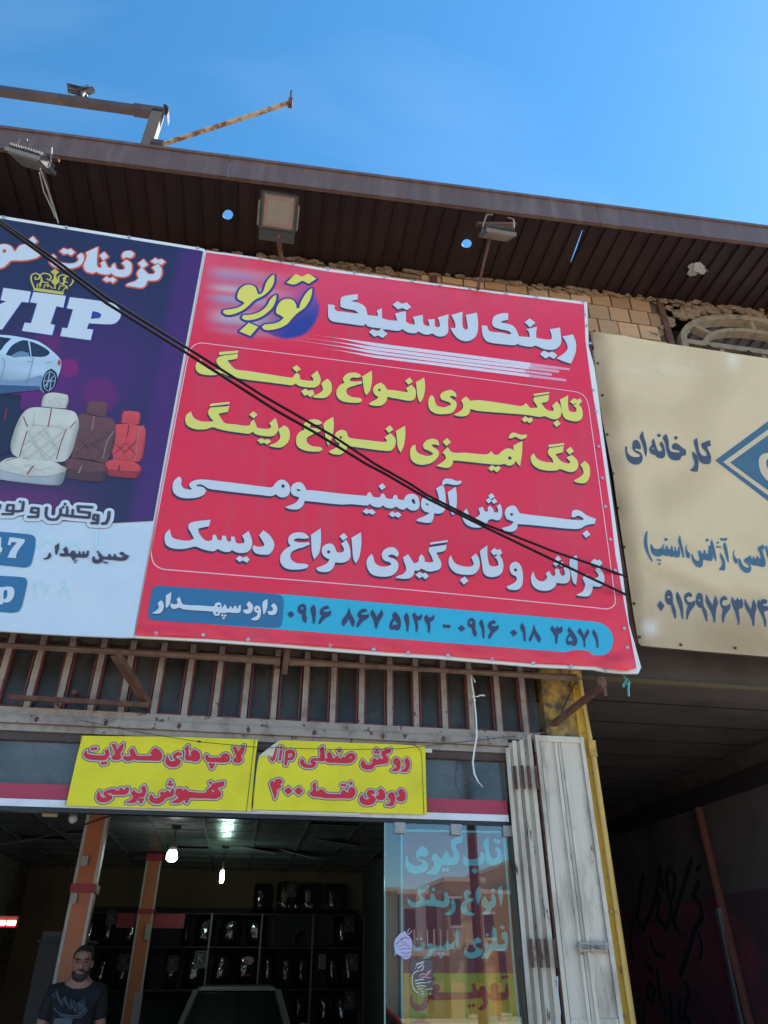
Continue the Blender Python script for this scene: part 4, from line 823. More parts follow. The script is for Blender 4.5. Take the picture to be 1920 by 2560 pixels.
vp.text("20,1345 90,1340 120,1355 128,1385 118,1435 80,1475 35,1476 22,1495 -20,1490 0,1345;h 50,1368 68,1375 66,1420 55,1445 34,1450 36,1380", 'R6', vwhite, VS, .010, name='phone_lettering')
VN = ("1120,1075 1085,1060 1060,1040 1035,1045 1037,1062 1070,1077 1045,1087 1010,1080 1000,1060 985,1058 983,1080 963,1078 955,1060 938,1058 933,1080 905,1082 885,1070 865,1045 845,1063 862,1090 850,1108 822,1102 825,1085 812,1078 797,1095 805,1130 840,1142 880,1130 897,1106 940,1108 990,1112 1040,1118 1090,1110;d 848,1042,14 903,1130,12 925,1135,12;"
 "435,1042 446,1075 425,1100 380,1108 378,1098 410,1085 420,1062;515,962 512,1010 495,1065 480,1060 475,990;575,993 545,1018 560,1046 545,1055 522,1050 515,1070 545,1082 580,1078 610,1082 630,1110 655,1100 660,1085 700,1090 750,1088 768,1070 770,1028 752,1032 748,1058 735,1060 732,1035 718,1035 714,1058 700,1058 695,1033 682,1034 680,1058 660,1055 645,1028 620,1035 605,1058 595,1050 587,1015;d 640,1112,10 662,1116,10 650,1132,10")
vp.text(VN, 'R6', dk_t, VS, .010, name='owner_lettering')

# ------------------------------------------------------------------ the tan sign
TS = sign_root('shop_sign', 'dirty tan cloth sign with a blue diamond emblem and dark blue Persian lettering', 'sign', 1620, 1612, -.33)
tp = Plane(TS)
to = [(1595, 1606), (1602, 1614), (1640, 1618), (1750, 1628), (1920, 1642), (2500, 1690), (2540, 990), (1920, 897), (1780, 876), (1640, 855), (1560, 840), (1480, 829), (1484, 870), (1493, 985), (1513, 1090), (1531, 1180), (1546, 1290), (1566, 1420), (1584, 1540)]
tan_v = mat('stained_tan_cloth', (.52, .42, .28), .75, dirt=(.30, .20, .13), dscale=1.7, damt=.55, bump=.15, bscale=6, dlo=.5, dhi=.85)
def tanc(px, py):
    c = (.73, .555, .335)
    n = noise.noise(Vector((px*.006, py*.006, 3)))*.5+.5; n2 = noise.noise(Vector((px*.02, py*.013, 9)))*.5+.5
    # grime from the frame: strongest along the left edge and the foot
    ex = 1480+(py-829)*.152; d = px-ex; by = 1606+(px-1595)*.105-py
    g = max(sstep(60, 0, d)*(.35+.75*n2), sstep(210, 0, by)*(.2+.7*n))
    c = mixc(c, (.24, .14, .075), .85*g)
    c = mixc(c, (.40, .27, .13), .40*sstep(.45, .8, n)); n3 = noise.noise(Vector(((px+py*.5)*.004, (py-px*.5)*.016, 5)))*.5+.5; c = mixc(c, (.36, .23, .11), .5*sstep(.5, .8, n3)*sstep(1250, 1560, py+.2*(1700-px)))
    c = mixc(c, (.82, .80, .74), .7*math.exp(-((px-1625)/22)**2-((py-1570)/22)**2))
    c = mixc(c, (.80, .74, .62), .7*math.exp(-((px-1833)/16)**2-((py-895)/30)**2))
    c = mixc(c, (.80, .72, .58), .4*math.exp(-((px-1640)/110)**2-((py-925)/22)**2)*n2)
    return c
tan_v = vinyl('tan_cloth_print', (.6, .5, .35), attr='Col', rough=.75, bump=.9, bscale=3.2, bdist=.035)
def tdisp(u, v): return .008*math.sin(v*2.3+u*1.4)
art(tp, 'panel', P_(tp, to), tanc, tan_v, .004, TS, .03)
tp.flat('backing', [P_(tp, [(x+(3 if x < 1590 else 0), y) for x, y in to])], [], mat('brown_backing', (.13, .09, .07), .9), -.004, TS, thick=.02)
LT = lambda u, n, v: tp.M @ Vector((u, -n, v))
bm = NB(); pts = P_(tp, [(1594, 1608), (1562, 1420), (1540, 1290), (1510, 1100), (1490, 985), (1477, 835)])
tube(bm, [LT(p.x-.008, -.02, p.y) for p in pts], .02, 8)
for v in (.05, 1.4, 2.85): bar(bm, LT(-.05, -.05, v), LT(2.4, -.05, v), .04, .04)
for u in (.9, 1.9): bar(bm, LT(u, -.051, .07), LT(u, -.051, 2.83), .036, .036)
obj('frame', bm, rust, TS)
rivets(tp, [(1484.5, 829), (1493.5, 910), (1505, 990), (1517, 1088), (1531, 1185), (1544, 1272), (1559, 1369), (1584, 1510), (1597, 1594), (1700, 1613), (1836, 1621)], TS, mat('rusty_eyelet', (.10, .07, .06), .6, .4), r=.011)
tblue = mat('faded_blue_ink', (.055, .135, .21), .7, dirt=(.08, .17, .25), dscale=8, damt=.5); tdark = mat('faded_navy_ink', (.055, .075, .125), .7, dirt=(.10, .12, .16), dscale=9, damt=.5); ttan = vinyl('tan_reserve', (.64, .52, .34), rough=.75); tpale = vinyl('pale_letter_edge', (.62, .62, .55), rough=.75)
tp.text("1062,413 1620,0 2062,-330 3062,413 2062,1185 1659,870", 'Z5', tblue, TS, .0065, name='emblem', outline=[(tpale, 1.2)])
tp.text("1150,432 1659,62 2062,-230 2950,420 2062,1080 1659,808", 'Z5', ttan, TS, .008, name='emblem')
tp.text("1228,438 1659,128 2062,-160 2870,425 2062,1000 1659,752", 'Z5', tblue, TS, .0095, name='emblem')
tp.text("1720,318 1659,328 1590,345 1552,390 1548,460 1572,550 1622,620 1660,650 1760,665 1830,640 1850,560 1740,570 1690,550 1645,500 1630,430 1650,398 1720,385 1830,420 1840,350", 'Z5', ttan, TS, .011, name='emblem')
TK = ("62,248 54,275 60,350 90,420 150,457 215,452 246,405 243,350 215,318 165,298 172,275 210,290 232,280 215,215 185,182 150,190 135,230 137,285 165,320 215,345 225,365 190,378 130,370 90,340 75,300 78,268;250,80 265,150 290,230 298,310 290,368 275,350 260,280 230,190 215,150;"
 "370,165 350,205 360,222 335,260 322,290 335,325 370,350 398,352 402,372 440,390 480,385 500,360 500,300 485,240 460,198 440,230 462,270 468,300 440,312 420,300 400,250 385,200;h 362,262 376,288 352,290;d 432,133,25;"
 "515,115 540,190 545,270 560,310 610,322 660,322 668,310 630,297 590,290 575,260 590,230 620,220 660,240 700,275 735,295 730,355 690,365 665,405 630,412 580,405 540,370 515,300 500,220 475,155;d 622,160,25;"
 "805,310 850,350 870,400 875,470 865,540 800,535 778,520 800,505 825,470 830,430 808,370;860,158 872,240 885,310 910,355 950,365 970,355 960,320 910,260 908,220 1005,185 1013,250 970,262 985,300 1012,360 1015,420 1000,450 950,455 900,435 865,370 840,280 822,195")
tp.text(TK, 'Z5', tdark, TS, .0085, None, None, [(tpale, 1.3)], name='lettering')
TX = ("140,90 135,180 140,280 165,380 205,470 200,488 160,430 120,350 98,270 98,180 120,110;182,245 175,300 195,370 245,410 300,410 335,390 375,412 400,400 430,418 470,412 500,425 540,420 548,370 540,290 525,290 520,340 505,345 490,290 478,292 480,340 460,340 450,275 435,280 432,320 400,320 385,270 368,290 360,322 340,318 350,262 335,262 325,292 300,310 260,320 220,310 195,270;d 268,455,17 298,462,17 290,508,20 370,200,26;"
 "545,140 565,230 590,340 598,430 580,425 560,340 530,240 525,205;640,262 630,300 640,340 665,370 670,420 650,440 625,415 615,350 620,285;697,370 690,400 705,475 745,530 795,555 828,530 835,462 870,455 900,468 945,470 960,430 955,340 930,278 905,280 905,340 895,380 870,380 865,335 845,330 838,375 820,380 805,340 775,340 780,400 793,430 785,462 760,470 728,440;"
 "945,190 975,290 1000,400 1005,478 985,450 960,380 930,260;d 888,207,24;1050,360 1085,410 1110,470 1115,560 1105,590 1045,585 1040,570 1070,530 1075,480 1055,430;d 1022,240,18 1016,292,17 1047,296,17;1115,235 1135,300 1155,400 1160,490 1145,480 1115,380 1090,260;1050,180 1090,185 1140,178 1140,195 1115,220 1080,210 1060,215;"
 "1240,325 1225,370 1240,420 1265,450 1270,495 1250,505 1225,475 1213,400 1220,345;1285,430 1278,470 1300,550 1350,605 1400,620 1435,590 1440,540 1420,508 1375,495 1395,490 1440,515 1480,525 1530,530 1575,545 1615,530 1620,460 1600,400 1580,330 1605,310 1595,262 1525,300 1525,322 1550,380 1562,432 1535,440 1515,395 1500,440 1485,440 1472,398 1460,440 1445,440 1432,395 1400,420 1362,440 1350,470 1375,500 1412,530 1420,548 1380,552 1330,510 1308,455;1635,265 1659,350 1700,480 1680,490 1640,400 1618,300")
tp.text(TX, 'Z6', tblue, TS, .0085, None, None, [(tpale, 1.2)], name='lettering')
TN = ("298,965 352,1030 315,1105 258,1030;400,828 435,850 455,900 460,990 495,1080 500,1195 480,1190 450,1110 430,1020 400,1020 365,980 358,920 370,860;h 402,905 425,925 405,940 385,922;515,850 560,940 585,1050 590,1200 570,1200 550,1100 500,940 498,890;705,920 690,875 650,858 610,890 598,940 620,1000 645,1030 625,1110 625,1205 640,1212 670,1120 735,1020 735,960 690,985 645,980 625,945 650,912 680,922;"
 "790,868 825,885 838,950 845,1030 885,1110 893,1235 870,1225 840,1130 820,1060 790,1060 750,1010 750,930 765,880;h 790,945 812,965 790,978 772,962;872,880 930,980 955,1030 970,960 990,895 1025,995 1000,1080 990,1250 970,1240 940,1120 870,985;1145,965 1130,920 1095,905 1055,940 1045,1000 1070,1060 1085,1070 1070,1170 1080,1255 1095,1255 1115,1160 1180,1060 1175,995 1130,1030 1088,1028 1072,1000 1098,962;"
 "1195,915 1230,960 1250,965 1265,925 1290,965 1320,935 1340,1000 1330,1060 1290,1075 1285,1110 1298,1200 1290,1275 1275,1275 1255,1180 1230,1090 1188,985;1358,935 1410,1030 1440,1080 1450,1010 1472,945 1508,1055 1490,1130 1480,1295 1460,1290 1430,1170 1360,1040;1530,950 1560,990 1565,955 1610,945 1645,975 1630,1005 1600,1010 1590,1030 1659,1040 1659,1090 1610,1105 1605,1130 1630,1230 1625,1305 1605,1300 1590,1200 1515,1030")
tp.text(TN, 'Z6', tdark, TS, .0085, None, None, [(tpale, 1.3)], name='phone_lettering')
tp.text("s3 200,520 240,500 280,530 320,520 370,540 420,510;s3 250,430 300,470 360,480 420,460 470,520 540,540 620,520 630,460 560,450;s3 650,560 700,600 760,600 780,570 740,500;s3 820,500 850,600 900,620 960,600 1000,560;s3 930,640 980,610 1010,640", 'R7', vinyl('faint_ghost_print', (.70, .62, .48)), TS, .006, name='faint_lettering')
# ================================================================== yellow paper banners on the shop front
ylw = mat('yellow_poster_vinyl', (.84, .72, .012), .55, dirt=(.66, .54, .012), dscale=3, damt=.6, bump=.35, bscale=3.5)
red_i = vinyl('red_poster_ink', (.66, .012, .030)); gry_i = vinyl('grey_poster_outline', (.58, .55, .52)); blk_i = vinyl('black_poster_line', (.03, .035, .03))
cream = mat('cream_poster_back', (.66, .62, .48), .7)
def poster(label, px, py, outline, lines, data, view, y0, flap=None):
    r = thing('poster', label, 'poster', at_y(px, py, y0)); pl = Plane(r)
    pl.flat('sheet', [P_(pl, outline)], [], ylw, 0, r, thick=.002)
    for l in lines: pl.text(l, view, blk_i, r, .0025, name='border_line')
    pl.text(data, view, red_i, r, .0055, None, None, [(blk_i, 3.9), (gry_i, 2.5)], name='lettering', grow=.8)
    if flap:
        f = pl.flat('folded_corner', [P_(pl, flap)], [], cream, .010, r, thick=.002)
    return r
Y1 = ("125,160 108,185 112,215 150,235 210,240 280,242 310,220 320,185 310,150 285,165 295,190 280,205 200,205 150,197 128,188;d 178,148,14 206,144,14;d 264,272,13 292,268,13;345,110 370,105 390,165 415,125 445,100 440,140 415,190 425,225 400,240 355,235 345,215 380,190 360,140;h 380,212 395,222 375,224;"
      "525,140 500,165 512,205 480,217 455,205 445,230 470,248 510,245 535,235 560,240 700,245 755,245 775,225 770,180 740,150 715,140 700,155 680,185 700,200 690,208 560,208 545,185;h 715,178 732,186 713,195;h 733,205 750,207 745,220;825,205 812,240 815,275 850,298 900,298 930,275 935,245 905,228 890,213 920,200 945,205 945,185 915,178 880,195 875,220 900,242 890,255 850,255 832,232;"
      "1005,115 975,145 987,180 980,225 990,245 1030,245 1060,255 1090,250 1105,220 1095,180 1060,155 1035,170 1030,195 1045,205 1022,213 1008,200 1006,160;h 1060,192 1078,205 1060,213;1160,195 1150,225 1175,255 1230,258 1270,260 1320,262 1355,255 1362,225 1345,195 1320,190 1295,205 1290,225 1240,225 1180,225 1172,205;o 1335,222,10;d 1195,283,13 1221,285,13 1207,308,13;"
      "1390,135 1415,130 1435,180 1460,140 1490,115 1485,160 1460,215 1470,245 1445,265 1405,260 1395,240 1425,215 1405,170;h 1428,238 1442,248 1420,250;"
      "235,510 218,540 220,585 255,605 310,600 345,575 345,555 310,545 300,530 330,525 360,540 400,540 450,540 480,530 490,500 485,478 465,485 460,505 440,505 430,485 415,490 410,510 385,510 365,497 330,500 280,520 277,545 302,557 298,570 260,570 242,548;"
      "625,465 600,485 612,515 600,530 560,530 535,505 510,530 530,560 520,585 470,610 540,610 565,580 570,565 620,560 635,530 636,495;d 585,585,12 612,585,12 598,608,12;685,540 670,570 680,600 730,618 780,605 805,575 850,560 875,545 880,500 865,490 855,525 838,527 828,505 812,520 795,530 780,515 765,530 772,555 740,575 705,575 695,553;d 850,430,12 838,455,12 862,457,12;"
      "925,490 900,505 895,540 920,560 925,575 860,610 920,612 960,590 970,565 1050,570 1180,572 1240,575 1280,560 1285,530 1265,500 1250,485 1310,465 1315,430 1220,450 1205,472 1190,485 1165,508 1165,525 1140,530 1050,525 1000,515 985,490 960,515 950,500;h 1215,490 1240,515 1215,530 1200,505;o 922,530,9;o 1180,513,8;d 1197,441,13 980,582,11 1003,582,11 992,605,11")
poster('yellow poster with red Persian letters and flat corners, left of the other poster', 165, 2013, [(203.8, 1839.4), (430, 1842), (645, 1848.6), (638, 1900), (627.6, 2027), (400, 2021), (165, 2013.5)],
       ["s5 88,38 40,210 -22,455 -58,632", "s5 1578,66 1548,330 1506,690"], Y1, 'Z7', -.035)
Y2 = ("172,200 185,212 200,172 214,120 228,120 208,215 186,236 168,208;262,130 276,130 264,225 248,225;262,98 280,101 276,118 260,115;312,140 350,128 382,135 395,175 375,218 328,222 315,272 300,270;h 332,160 365,155 376,180 355,202 325,200;"
      "460,210 445,240 460,275 510,292 570,285 590,255 585,243 552,238 560,228 620,228 650,235 668,215 655,95 625,120 632,160 628,200 600,212 570,208 540,225 545,247 562,262 540,270 492,260 475,230;715,150 690,172 702,205 670,217 690,240 720,245 780,245 830,248 870,250 920,240 950,205 950,180 920,160 880,175 850,205 838,192 822,213 800,210 790,185 770,195 760,213 742,205 732,170;h 885,205 920,183 926,200 905,216;d 805,140,16;"
      "1020,225 1005,255 1015,290 1060,308 1110,300 1130,270 1170,262 1200,257 1240,250 1255,225 1240,187 1220,172 1275,150 1280,118 1200,140 1195,170 1215,205 1190,223 1175,200 1165,222 1145,222 1130,205 1108,225 1115,250 1090,268 1050,265 1035,243;d 1150,130,12 1135,152,12 1163,155,12;1325,205 1305,225 1305,255 1330,272 1335,290 1285,320 1330,325 1360,300 1365,250 1350,215;o 1330,240,8;1430,205 1405,225 1420,270 1410,300 1370,325 1420,328 1448,290 1450,240;"
      "185,415 205,440 220,405 255,400 280,420 265,438 240,445 270,460 255,480 225,490 225,530 210,578 195,520 170,440;d 333,507,34 430,507,36;585,430 560,450 567,500 530,530 560,555 620,560 680,570 850,570 905,572 940,550 950,510 935,480 905,475 890,500 897,522 870,525 850,503 832,505 820,540 690,535 660,508 640,495 610,508 590,530 587,490;h 612,530 635,515 642,535;o 915,505,9;o 843,527,8;d 910,437,14 832,452,12 856,455,12;"
      "1015,540 995,580 1010,620 1060,635 1120,620 1138,585 1120,560 1092,545 1097,530 1120,535 1130,520 1110,502 1075,505 1060,530 1068,555 1092,578 1060,590 1030,577 1020,555;1185,485 1160,510 1177,545 1145,555 1150,580 1190,590 1220,575 1225,540 1210,505;1290,520 1262,535 1255,565 1280,590 1275,615 1230,640 1290,642 1310,615 1315,560 1305,530;o 1283,560,8;1370,490 1345,515 1367,555 1330,570 1345,595 1390,600 1410,575 1410,535 1395,505")
poster('yellow poster with red Persian letters, one upper corner folded over, the price 400 below', 630, 2024, [(703, 1850), (1063, 1864), (1067, 2036), (850, 2030), (631, 2024), (633, 1985), (646, 1891)],
       ["s5 62,190 40,290 5,668", "s5 1380,78 1480,84 1530,108 1558,150 1568,300 1584,718"], Y2, 'Z8', -.04, [(702, 1849.5), (690, 1867), (682, 1892), (673, 1890), (645, 1892.5), (675, 1868)])
bm = NB(); a = at_y(645, 2029, -.05); b = at_y(900, 2036, -.05); bar(bm, a, b, .004, .014); tag(obj('tape_strip', bm, cream), 'strip of cream tape along the bottom of the right yellow poster', 'tape')
bm = NB(); a = at_y(1063, 1871, -.03); c = at_y(1080, 1882, -.03); box(bm, (a.x, -.034, c.z), (c.x, -.03, a.z)); tag(obj('tape_piece', bm, cream), 'small piece of cream tape at the upper right corner of the right poster', 'tape')
# thin string line strung across the posters
bm = NB(); pts = [at_y(200, 1800, -.09), at_y(330, 1828, -.085), at_y(500, 1855, -.085), at_y(640, 1868, -.085), at_y(850, 1874, -.085), at_y(1000, 1872, -.085), at_y(1290, 1840, -.06)]; tube(bm, pts, .0022, 5)
ball(bm, at_y(498, 1854, -.085), .012, 1, .3, (1.4, .6, .6)); tag(obj('thin_wire', bm, black_plastic), 'thin dark wire strung across the top of the two yellow posters', 'wire')
# ------------------------------------------------------------------ white string hanging under the red sign
wh = mat('white_cord', (.80, .80, .78), .8)
bm = NB(); Q = lambda px, py: at_y(px, py, -.2)
tube(bm, [Q(1178, 1688), Q(1180, 1710), Q(1184, 1735), Q(1190, 1790), Q(1192, 1840), Q(1186, 1875), Q(1182, 1905), Q(1186, 1935), Q(1196, 1955), Q(1208, 1968)], [.006]*8+[.004, .002], 6)
tube(bm, [Q(1183, 1740), Q(1192, 1742), Q(1202, 1738), Q(1212, 1739)], .005, 6); tube(bm, [Q(1183, 1739), Q(1186, 1748), Q(1189, 1752)], .005, 6); tube(bm, [Q(1180, 1690), Q(1186, 1700), Q(1188, 1706)], .004, 6)
ball(bm, Q(1184, 1741), .011, 1); tag(obj('white_string', bm, wh, smooth=True), 'knotted white string hanging from under the red sign', 'string')
teal = mat('teal_ribbon', (.12, .42, .38), .6); bm = NB(); Q = lambda px, py: at_y(px, py, -.38)
for pp in (((1559, 1690), (1566, 1697), (1562, 1712), (1571, 1708)), ((1566, 1697), (1573, 1706), (1571, 1722), (1572, 1741)), ((1566, 1699), (1558, 1712), (1560, 1718))):
    tube(bm, [Q(*p) for p in pp], .008, 5)
tag(obj('ribbon_scrap', bm, teal), 'torn teal ribbon scrap hanging under the right corner of the red sign', 'ribbon')
bm = NB(); Q = lambda px, py: at_y(px, py, -.40)
for pp in (((1500, 1690), (1508, 1700), (1506, 1716), (1512, 1722), (1514, 1740)), ((1494, 1694), (1512, 1702), (1512, 1716))): tube(bm, [Q(*p) for p in pp], .012, 6)
ball(bm, Q(1503, 1706), .035, 2, .8, (1, .6, 1.1)); tag(obj('rag', bm, mat('brown_rag', (.16, .075, .06), .9)), 'brown rag knotted on the bracket end below the red sign', 'rag')
# ------------------------------------------------------------------ two overhead cables
cab = mat('black_cable', (.014, .011, .012), .8, spec=.2)
def cable(pts, rad, label, ya=-2.1, xa=-60, yb=-.5, xb=1560):
    bm = NB(); P = [at_y(px, py, ya+(yb-ya)*(px-xa)/(xb-xa)) for px, py in pts]
    V2 = smooth(P, False, 4) if False else P
    d = (V2[0]-V2[1]).normalized(); V2 = [V2[0]+d*3] + V2
    tube(bm, V2, rad, 8); tag(obj('cable', bm, cab, smooth=True), label, 'cable', 'overhead cables crossing the signs')
cable([(-60, 513), (0, 553), (125, 640), (266, 744), (460, 865), (655, 988), (831, 1089), (936, 1159), (1026, 1210), (1068, 1238), (1213, 1311), (1387, 1380), (1480, 1411), (1566, 1442)], .0085, 'upper of two black cables crossing the red sign, ending higher at its right edge')
cable([(-60, 520), (0, 560), (125, 650), (266, 758), (464, 881), (688, 1025), (785, 1080), (917, 1161), (960, 1183), (1068, 1246), (1213, 1318), (1358, 1388), (1460, 1437), (1566, 1487)], .0092, 'lower of two black cables crossing the red sign, ending lower at its right edge', ya=-2.12, yb=-.52)
# ------------------------------------------------------------------ floodlights under the eaves
alu = mat('grey_cast_aluminium', (.17, .17, .175), .45, .5, dirt=(.2, .18, .16), dscale=12)
lens = mat('floodlight_lens', (.32, .30, .27), .25, dirt=(.22, .20, .18), dscale=6)
led = mat('led_field', (.52, .46, .38), .4); copper = mat('rose_reflector', (.50, .27, .22), .3, .2)
# the big one, facing the street
FL = thing('floodlight', 'large black floodlight with a big square lens, facing out above the red sign', 'floodlight', at_y(700, 530, -1.1))
c = at_y(696, 536, -1.08); nn = -ray(700, 525).normalized(); uu = Rv*math.cos(.15)-Uv*math.sin(.15); uu = (uu-nn*uu.dot(nn)).normalized(); vv_ = nn.cross(uu).normalized()
MF = Matrix(((uu.x, -nn.x, vv_.x, c.x), (uu.y, -nn.y, vv_.y, c.y), (uu.z, -nn.z, vv_.z, c.z), (0, 0, 0, 1))) @ Matrix.Scale(.76, 4)
bm = NB(); box(bm, (-.205, .0, -.165), (.205, .06, .215), MF); box(bm, (-.195, .001, -.285), (.195, .05, -.168), MF)
for k in range(16): box(bm, (-.18+k*.0235, .061, -.15), (-.172+k*.0235, .10, .20), MF)
for k in range(14): box(bm, (-.17+k*.0255, .01, .216), (-.160+k*.0255, .06, .230), MF)
obj('housing', bm, black_plastic, FL, bevel=.006)
bm = NB(); box(bm, (-.158, -.006, -.133), (.158, -.001, .183), MF); obj('reflector', bm, copper, FL)
bm = NB(); box(bm, (-.120, -.010, -.09), (.120, -.0065, .14), MF)
obj('led_panel', bm, led, FL)
bm = NB()
for i in range(11):
    for j in range(9): box(bm, (-.105+j*.0236, -.0125, -.10+i*.0213), (-.105+j*.0236+.012, -.0103, -.10+i*.0213+.011), MF)
obj('led_chips', bm, mat('pale_led_chip', (.62, .58, .46), .4), FL)
bm = NB(); box(bm, (-.178, -.018, -.152), (.178, -.0135, .202), MF); obj('lens', bm, glass('floodlight_glass', (.9, .9, .9), 1.5, .0), FL)
bm = NB()
for s in (-1, 1): bar(bm, MF @ Vector((s*.215, .03, -.14)), MF @ Vector((s*.215, .03, .12)), .012, .03); bar(bm, MF @ Vector((s*.192, .03, .0)), MF @ Vector((s*.22, .03, .0)), .03, .03)
bar(bm, MF @ Vector((-.21, .12, -.14)), MF @ Vector((.21, .12, -.14)), .03, .012)
obj('yoke', bm, alu, FL)
bm = NB(); lathe(bm, [(.012, 0), (.012, .004)], MF @ Vector((.02, -.001, -.225)), nn, 12); obj('sensor', bm, mat('dark_red_sensor', (.25, .02, .02), .3), FL)
bm = NB(); a = MF @ Vector((.03, .04, -.27)); tube(bm, [a, at_y(704, 652, -.74)], .022, 8); obj('pole', bm, rust, FL)
# two flat ones pointing down on arms
def flat_flood(label, cpx, w_px, y0, arm, cross, poleto, tilt):
    c = at_y(*cpx, y0); r = thing('floodlight', label, 'floodlight', c)
    wd = (at_y(cpx[0]+w_px/2, cpx[1], y0)-at_y(cpx[0]-w_px/2, cpx[1], y0)).length
    M_ = Matrix.Translation(c) @ Matrix.Rotation(arm, 4, 'Y') @ Matrix.Rotation(tilt, 4, 'X'); h = wd/2
    bm = NB(); vs = box(bm, (-h, -.15, -.02), (h, .15, .012), M_); obj('housing', bm, alu, r, bevel=.006)
    bm = NB(); box(bm, (-h+.02, -.13, -.026), (h-.02, .13, -.0205), M_); obj('lens', bm, lens, r)
    bm = NB()
    for k in range(13): x = -h*.86+k*h*1.72/12; box(bm, (x-.003, -.13, .0125), (x+.003, .13, .06), M_)
    obj('cooling_fin', bm, dark_metal, r)
    bm = NB()
    for s in (-1, 1):
        tube(bm, [M_ @ Vector((s*h*1.02, 0, 0)), M_ @ Vector((s*h*1.05, 0, .06)), M_ @ Vector((s*h*.9, .0, .15)), M_ @ Vector((s*h*.5, 0, .155))], .008, 6)
    obj('yoke', bm, alu, r)
    bm = NB(); a = at_y(*cross[0], y0+.02); b = at_y(*cross[1], y0+.02); bar(bm, a, b, .035, .03); obj('crossbar', bm, rust, r)
    bm = NB(); a = at_y(*poleto[0], y0+.06); b = at_y(*poleto[1], -.76); tube(bm, [a, b], .016, 8); obj('pole', bm, rust, r)
    return r
flat_flood('small grey floodlight on a thin pole over the right half of the red sign', (1243, 586), 70, -1.02, .03, ((1192, 561), (1290, 562)), ((1224, 598), (1194, 724)), .76)
fl = flat_flood('grey floodlight hanging slantwise with loose wires, over the purple sign', (78, 402), 96, -1.0, .22, ((35, 372), (148, 400)), ((104, 422), (140, 545)), .62)
bm = NB(); tube(bm, [at_y(100, 420, -1.1), at_y(118, 470, -.98), at_y(138, 530, -.82), at_y(146, 558, -.77)], .006, 6); tube(bm, [at_y(98, 430, -1.1), at_y(110, 480, -.97), at_y(140, 545, -.79)], .005, 6); obj('loose_wire', bm, mat('pale_grey_wire', (.3, .3, .3), .6), fl)
# rumpled plastic bag and a dangling shred under the eaves
bm = NB(); c = at_s(1742, 673, -.05); ball(bm, c, .07, 3, .9, (1.1, .8, .55)); tube(bm, [c+Vector((.06, 0, .01)), c+Vector((.12, 0, .02)), c+Vector((.12, 0, -.02))], .006, 5)
tag(obj('plastic_bag', bm, mat('grey_plastic_bag', (.32, .32, .32), .35)), 'crumpled grey plastic bag stuck under the brown eaves', 'plastic bag')
# ------------------------------------------------------------------ bare steel frame on the roof
RF = thing('roof_frame', 'brown steel beam on a short post standing above the eaves', 'steel frame', (-1.6, -.3, ZS+.15))
yb = -.3
a = at_y(-250, 193, yb); b = at_y(408, 285, yb); dirx = (b-a).normalized()
bm = NB(); bar(bm, a, b-dirx*.12, .085, .075); obj('beam', bm, steel_brown, RF)
bm = NB(); bar(bm, b-dirx*.30, b-dirx*.0, .10, .095); obj('beam_end', bm, steel_brown, RF)
bm = NB()   # rolled flashing hanging off the end
pr_ = [b+Vector((.0, -.02, .055)), b+Vector((.035, -.02, .045)), b+Vector((.06, -.02, .0)), b+Vector((.07, -.02, -.06)), b+Vector((.065, -.02, -.15))]
for p, q in zip(pr_, pr_[1:]): bar(bm, p, q, .006, .12, Vector((0, 1, 0)))
obj('flashing', bm, steel_brown, RF)
p0 = at_y(393, 290, yb); bm = NB(); base = at_y(382, 372, yb); top = Vector((p0.x, yb, p0.z+.05)); base = Vector((top.x-.02, yb, ZS-.1)); bar(bm, base, top, .115, .10, Vector((0, 1, 0))); obj('post', bm, rust_pale if False else mat('beige_post_paint', (.17, .125, .09), .6, dirt=(.10, .07, .05), dscale=8), RF)  # post in one plain beige with random darker patches
RA = thing('rusty_arm', 'thin rusty steel arm with flaking pale paint sticking out above the eaves', 'steel arm', (-1.5, -.3, 8.8))
a = at_y(402, 362, -.42); b = at_y(726, 256, -.95); bm = NB(); bar(bm, a, b, .036, .03); obj('arm', bm, rust_pale, RA)
bm = NB(); t_ = at_y(728, 228, -.95); bar(bm, b+Vector((0, 0, -.03)), t_, .016, .03); box(bm, (b.x-.02, b.y-.03, b.z-.05), (b.x+.02, b.y+.03, b.z+.04)); obj('stub', bm, rust, RA)
bm = NB(); bar(bm, at_y(388, 352, -.42)+Vector((-.03, .02, -.02)), a+Vector((.03, 0, 0)), .07, .06); obj('bracket', bm, steel_brown, RA)
for (px, py, ang, lb) in ((192, 234, .12, 'dark security camera on the roof beam, pointing left'), (217, 236, -1.0, 'dark security camera on the roof beam, pointing right and down')):
    r = thing('security_camera', lb, 'camera', at_y(px, py+6, yb), group='security cameras on the roof beam'); c = at_y(px, py-5, yb-.03)
    M_ = Matrix.Translation(c) @ Matrix.Rotation(ang, 4, 'Y')
    bm = NB(); tube(bm, [M_ @ Vector((-.085, 0, 0)), M_ @ Vector((.085, 0, 0))], .034, 12); obj('body', bm, dark_metal, r)
    bm = NB(); box(bm, (-.11, -.045, .034), (.07, .045, .042), M_); obj('sun_hood', bm, dark_metal, r)
    bm = NB(); tube(bm, [c+Vector((0, .02, -.02)), at_y(px, py+12, yb)], .014, 6); obj('mount', bm, dark_metal, r)
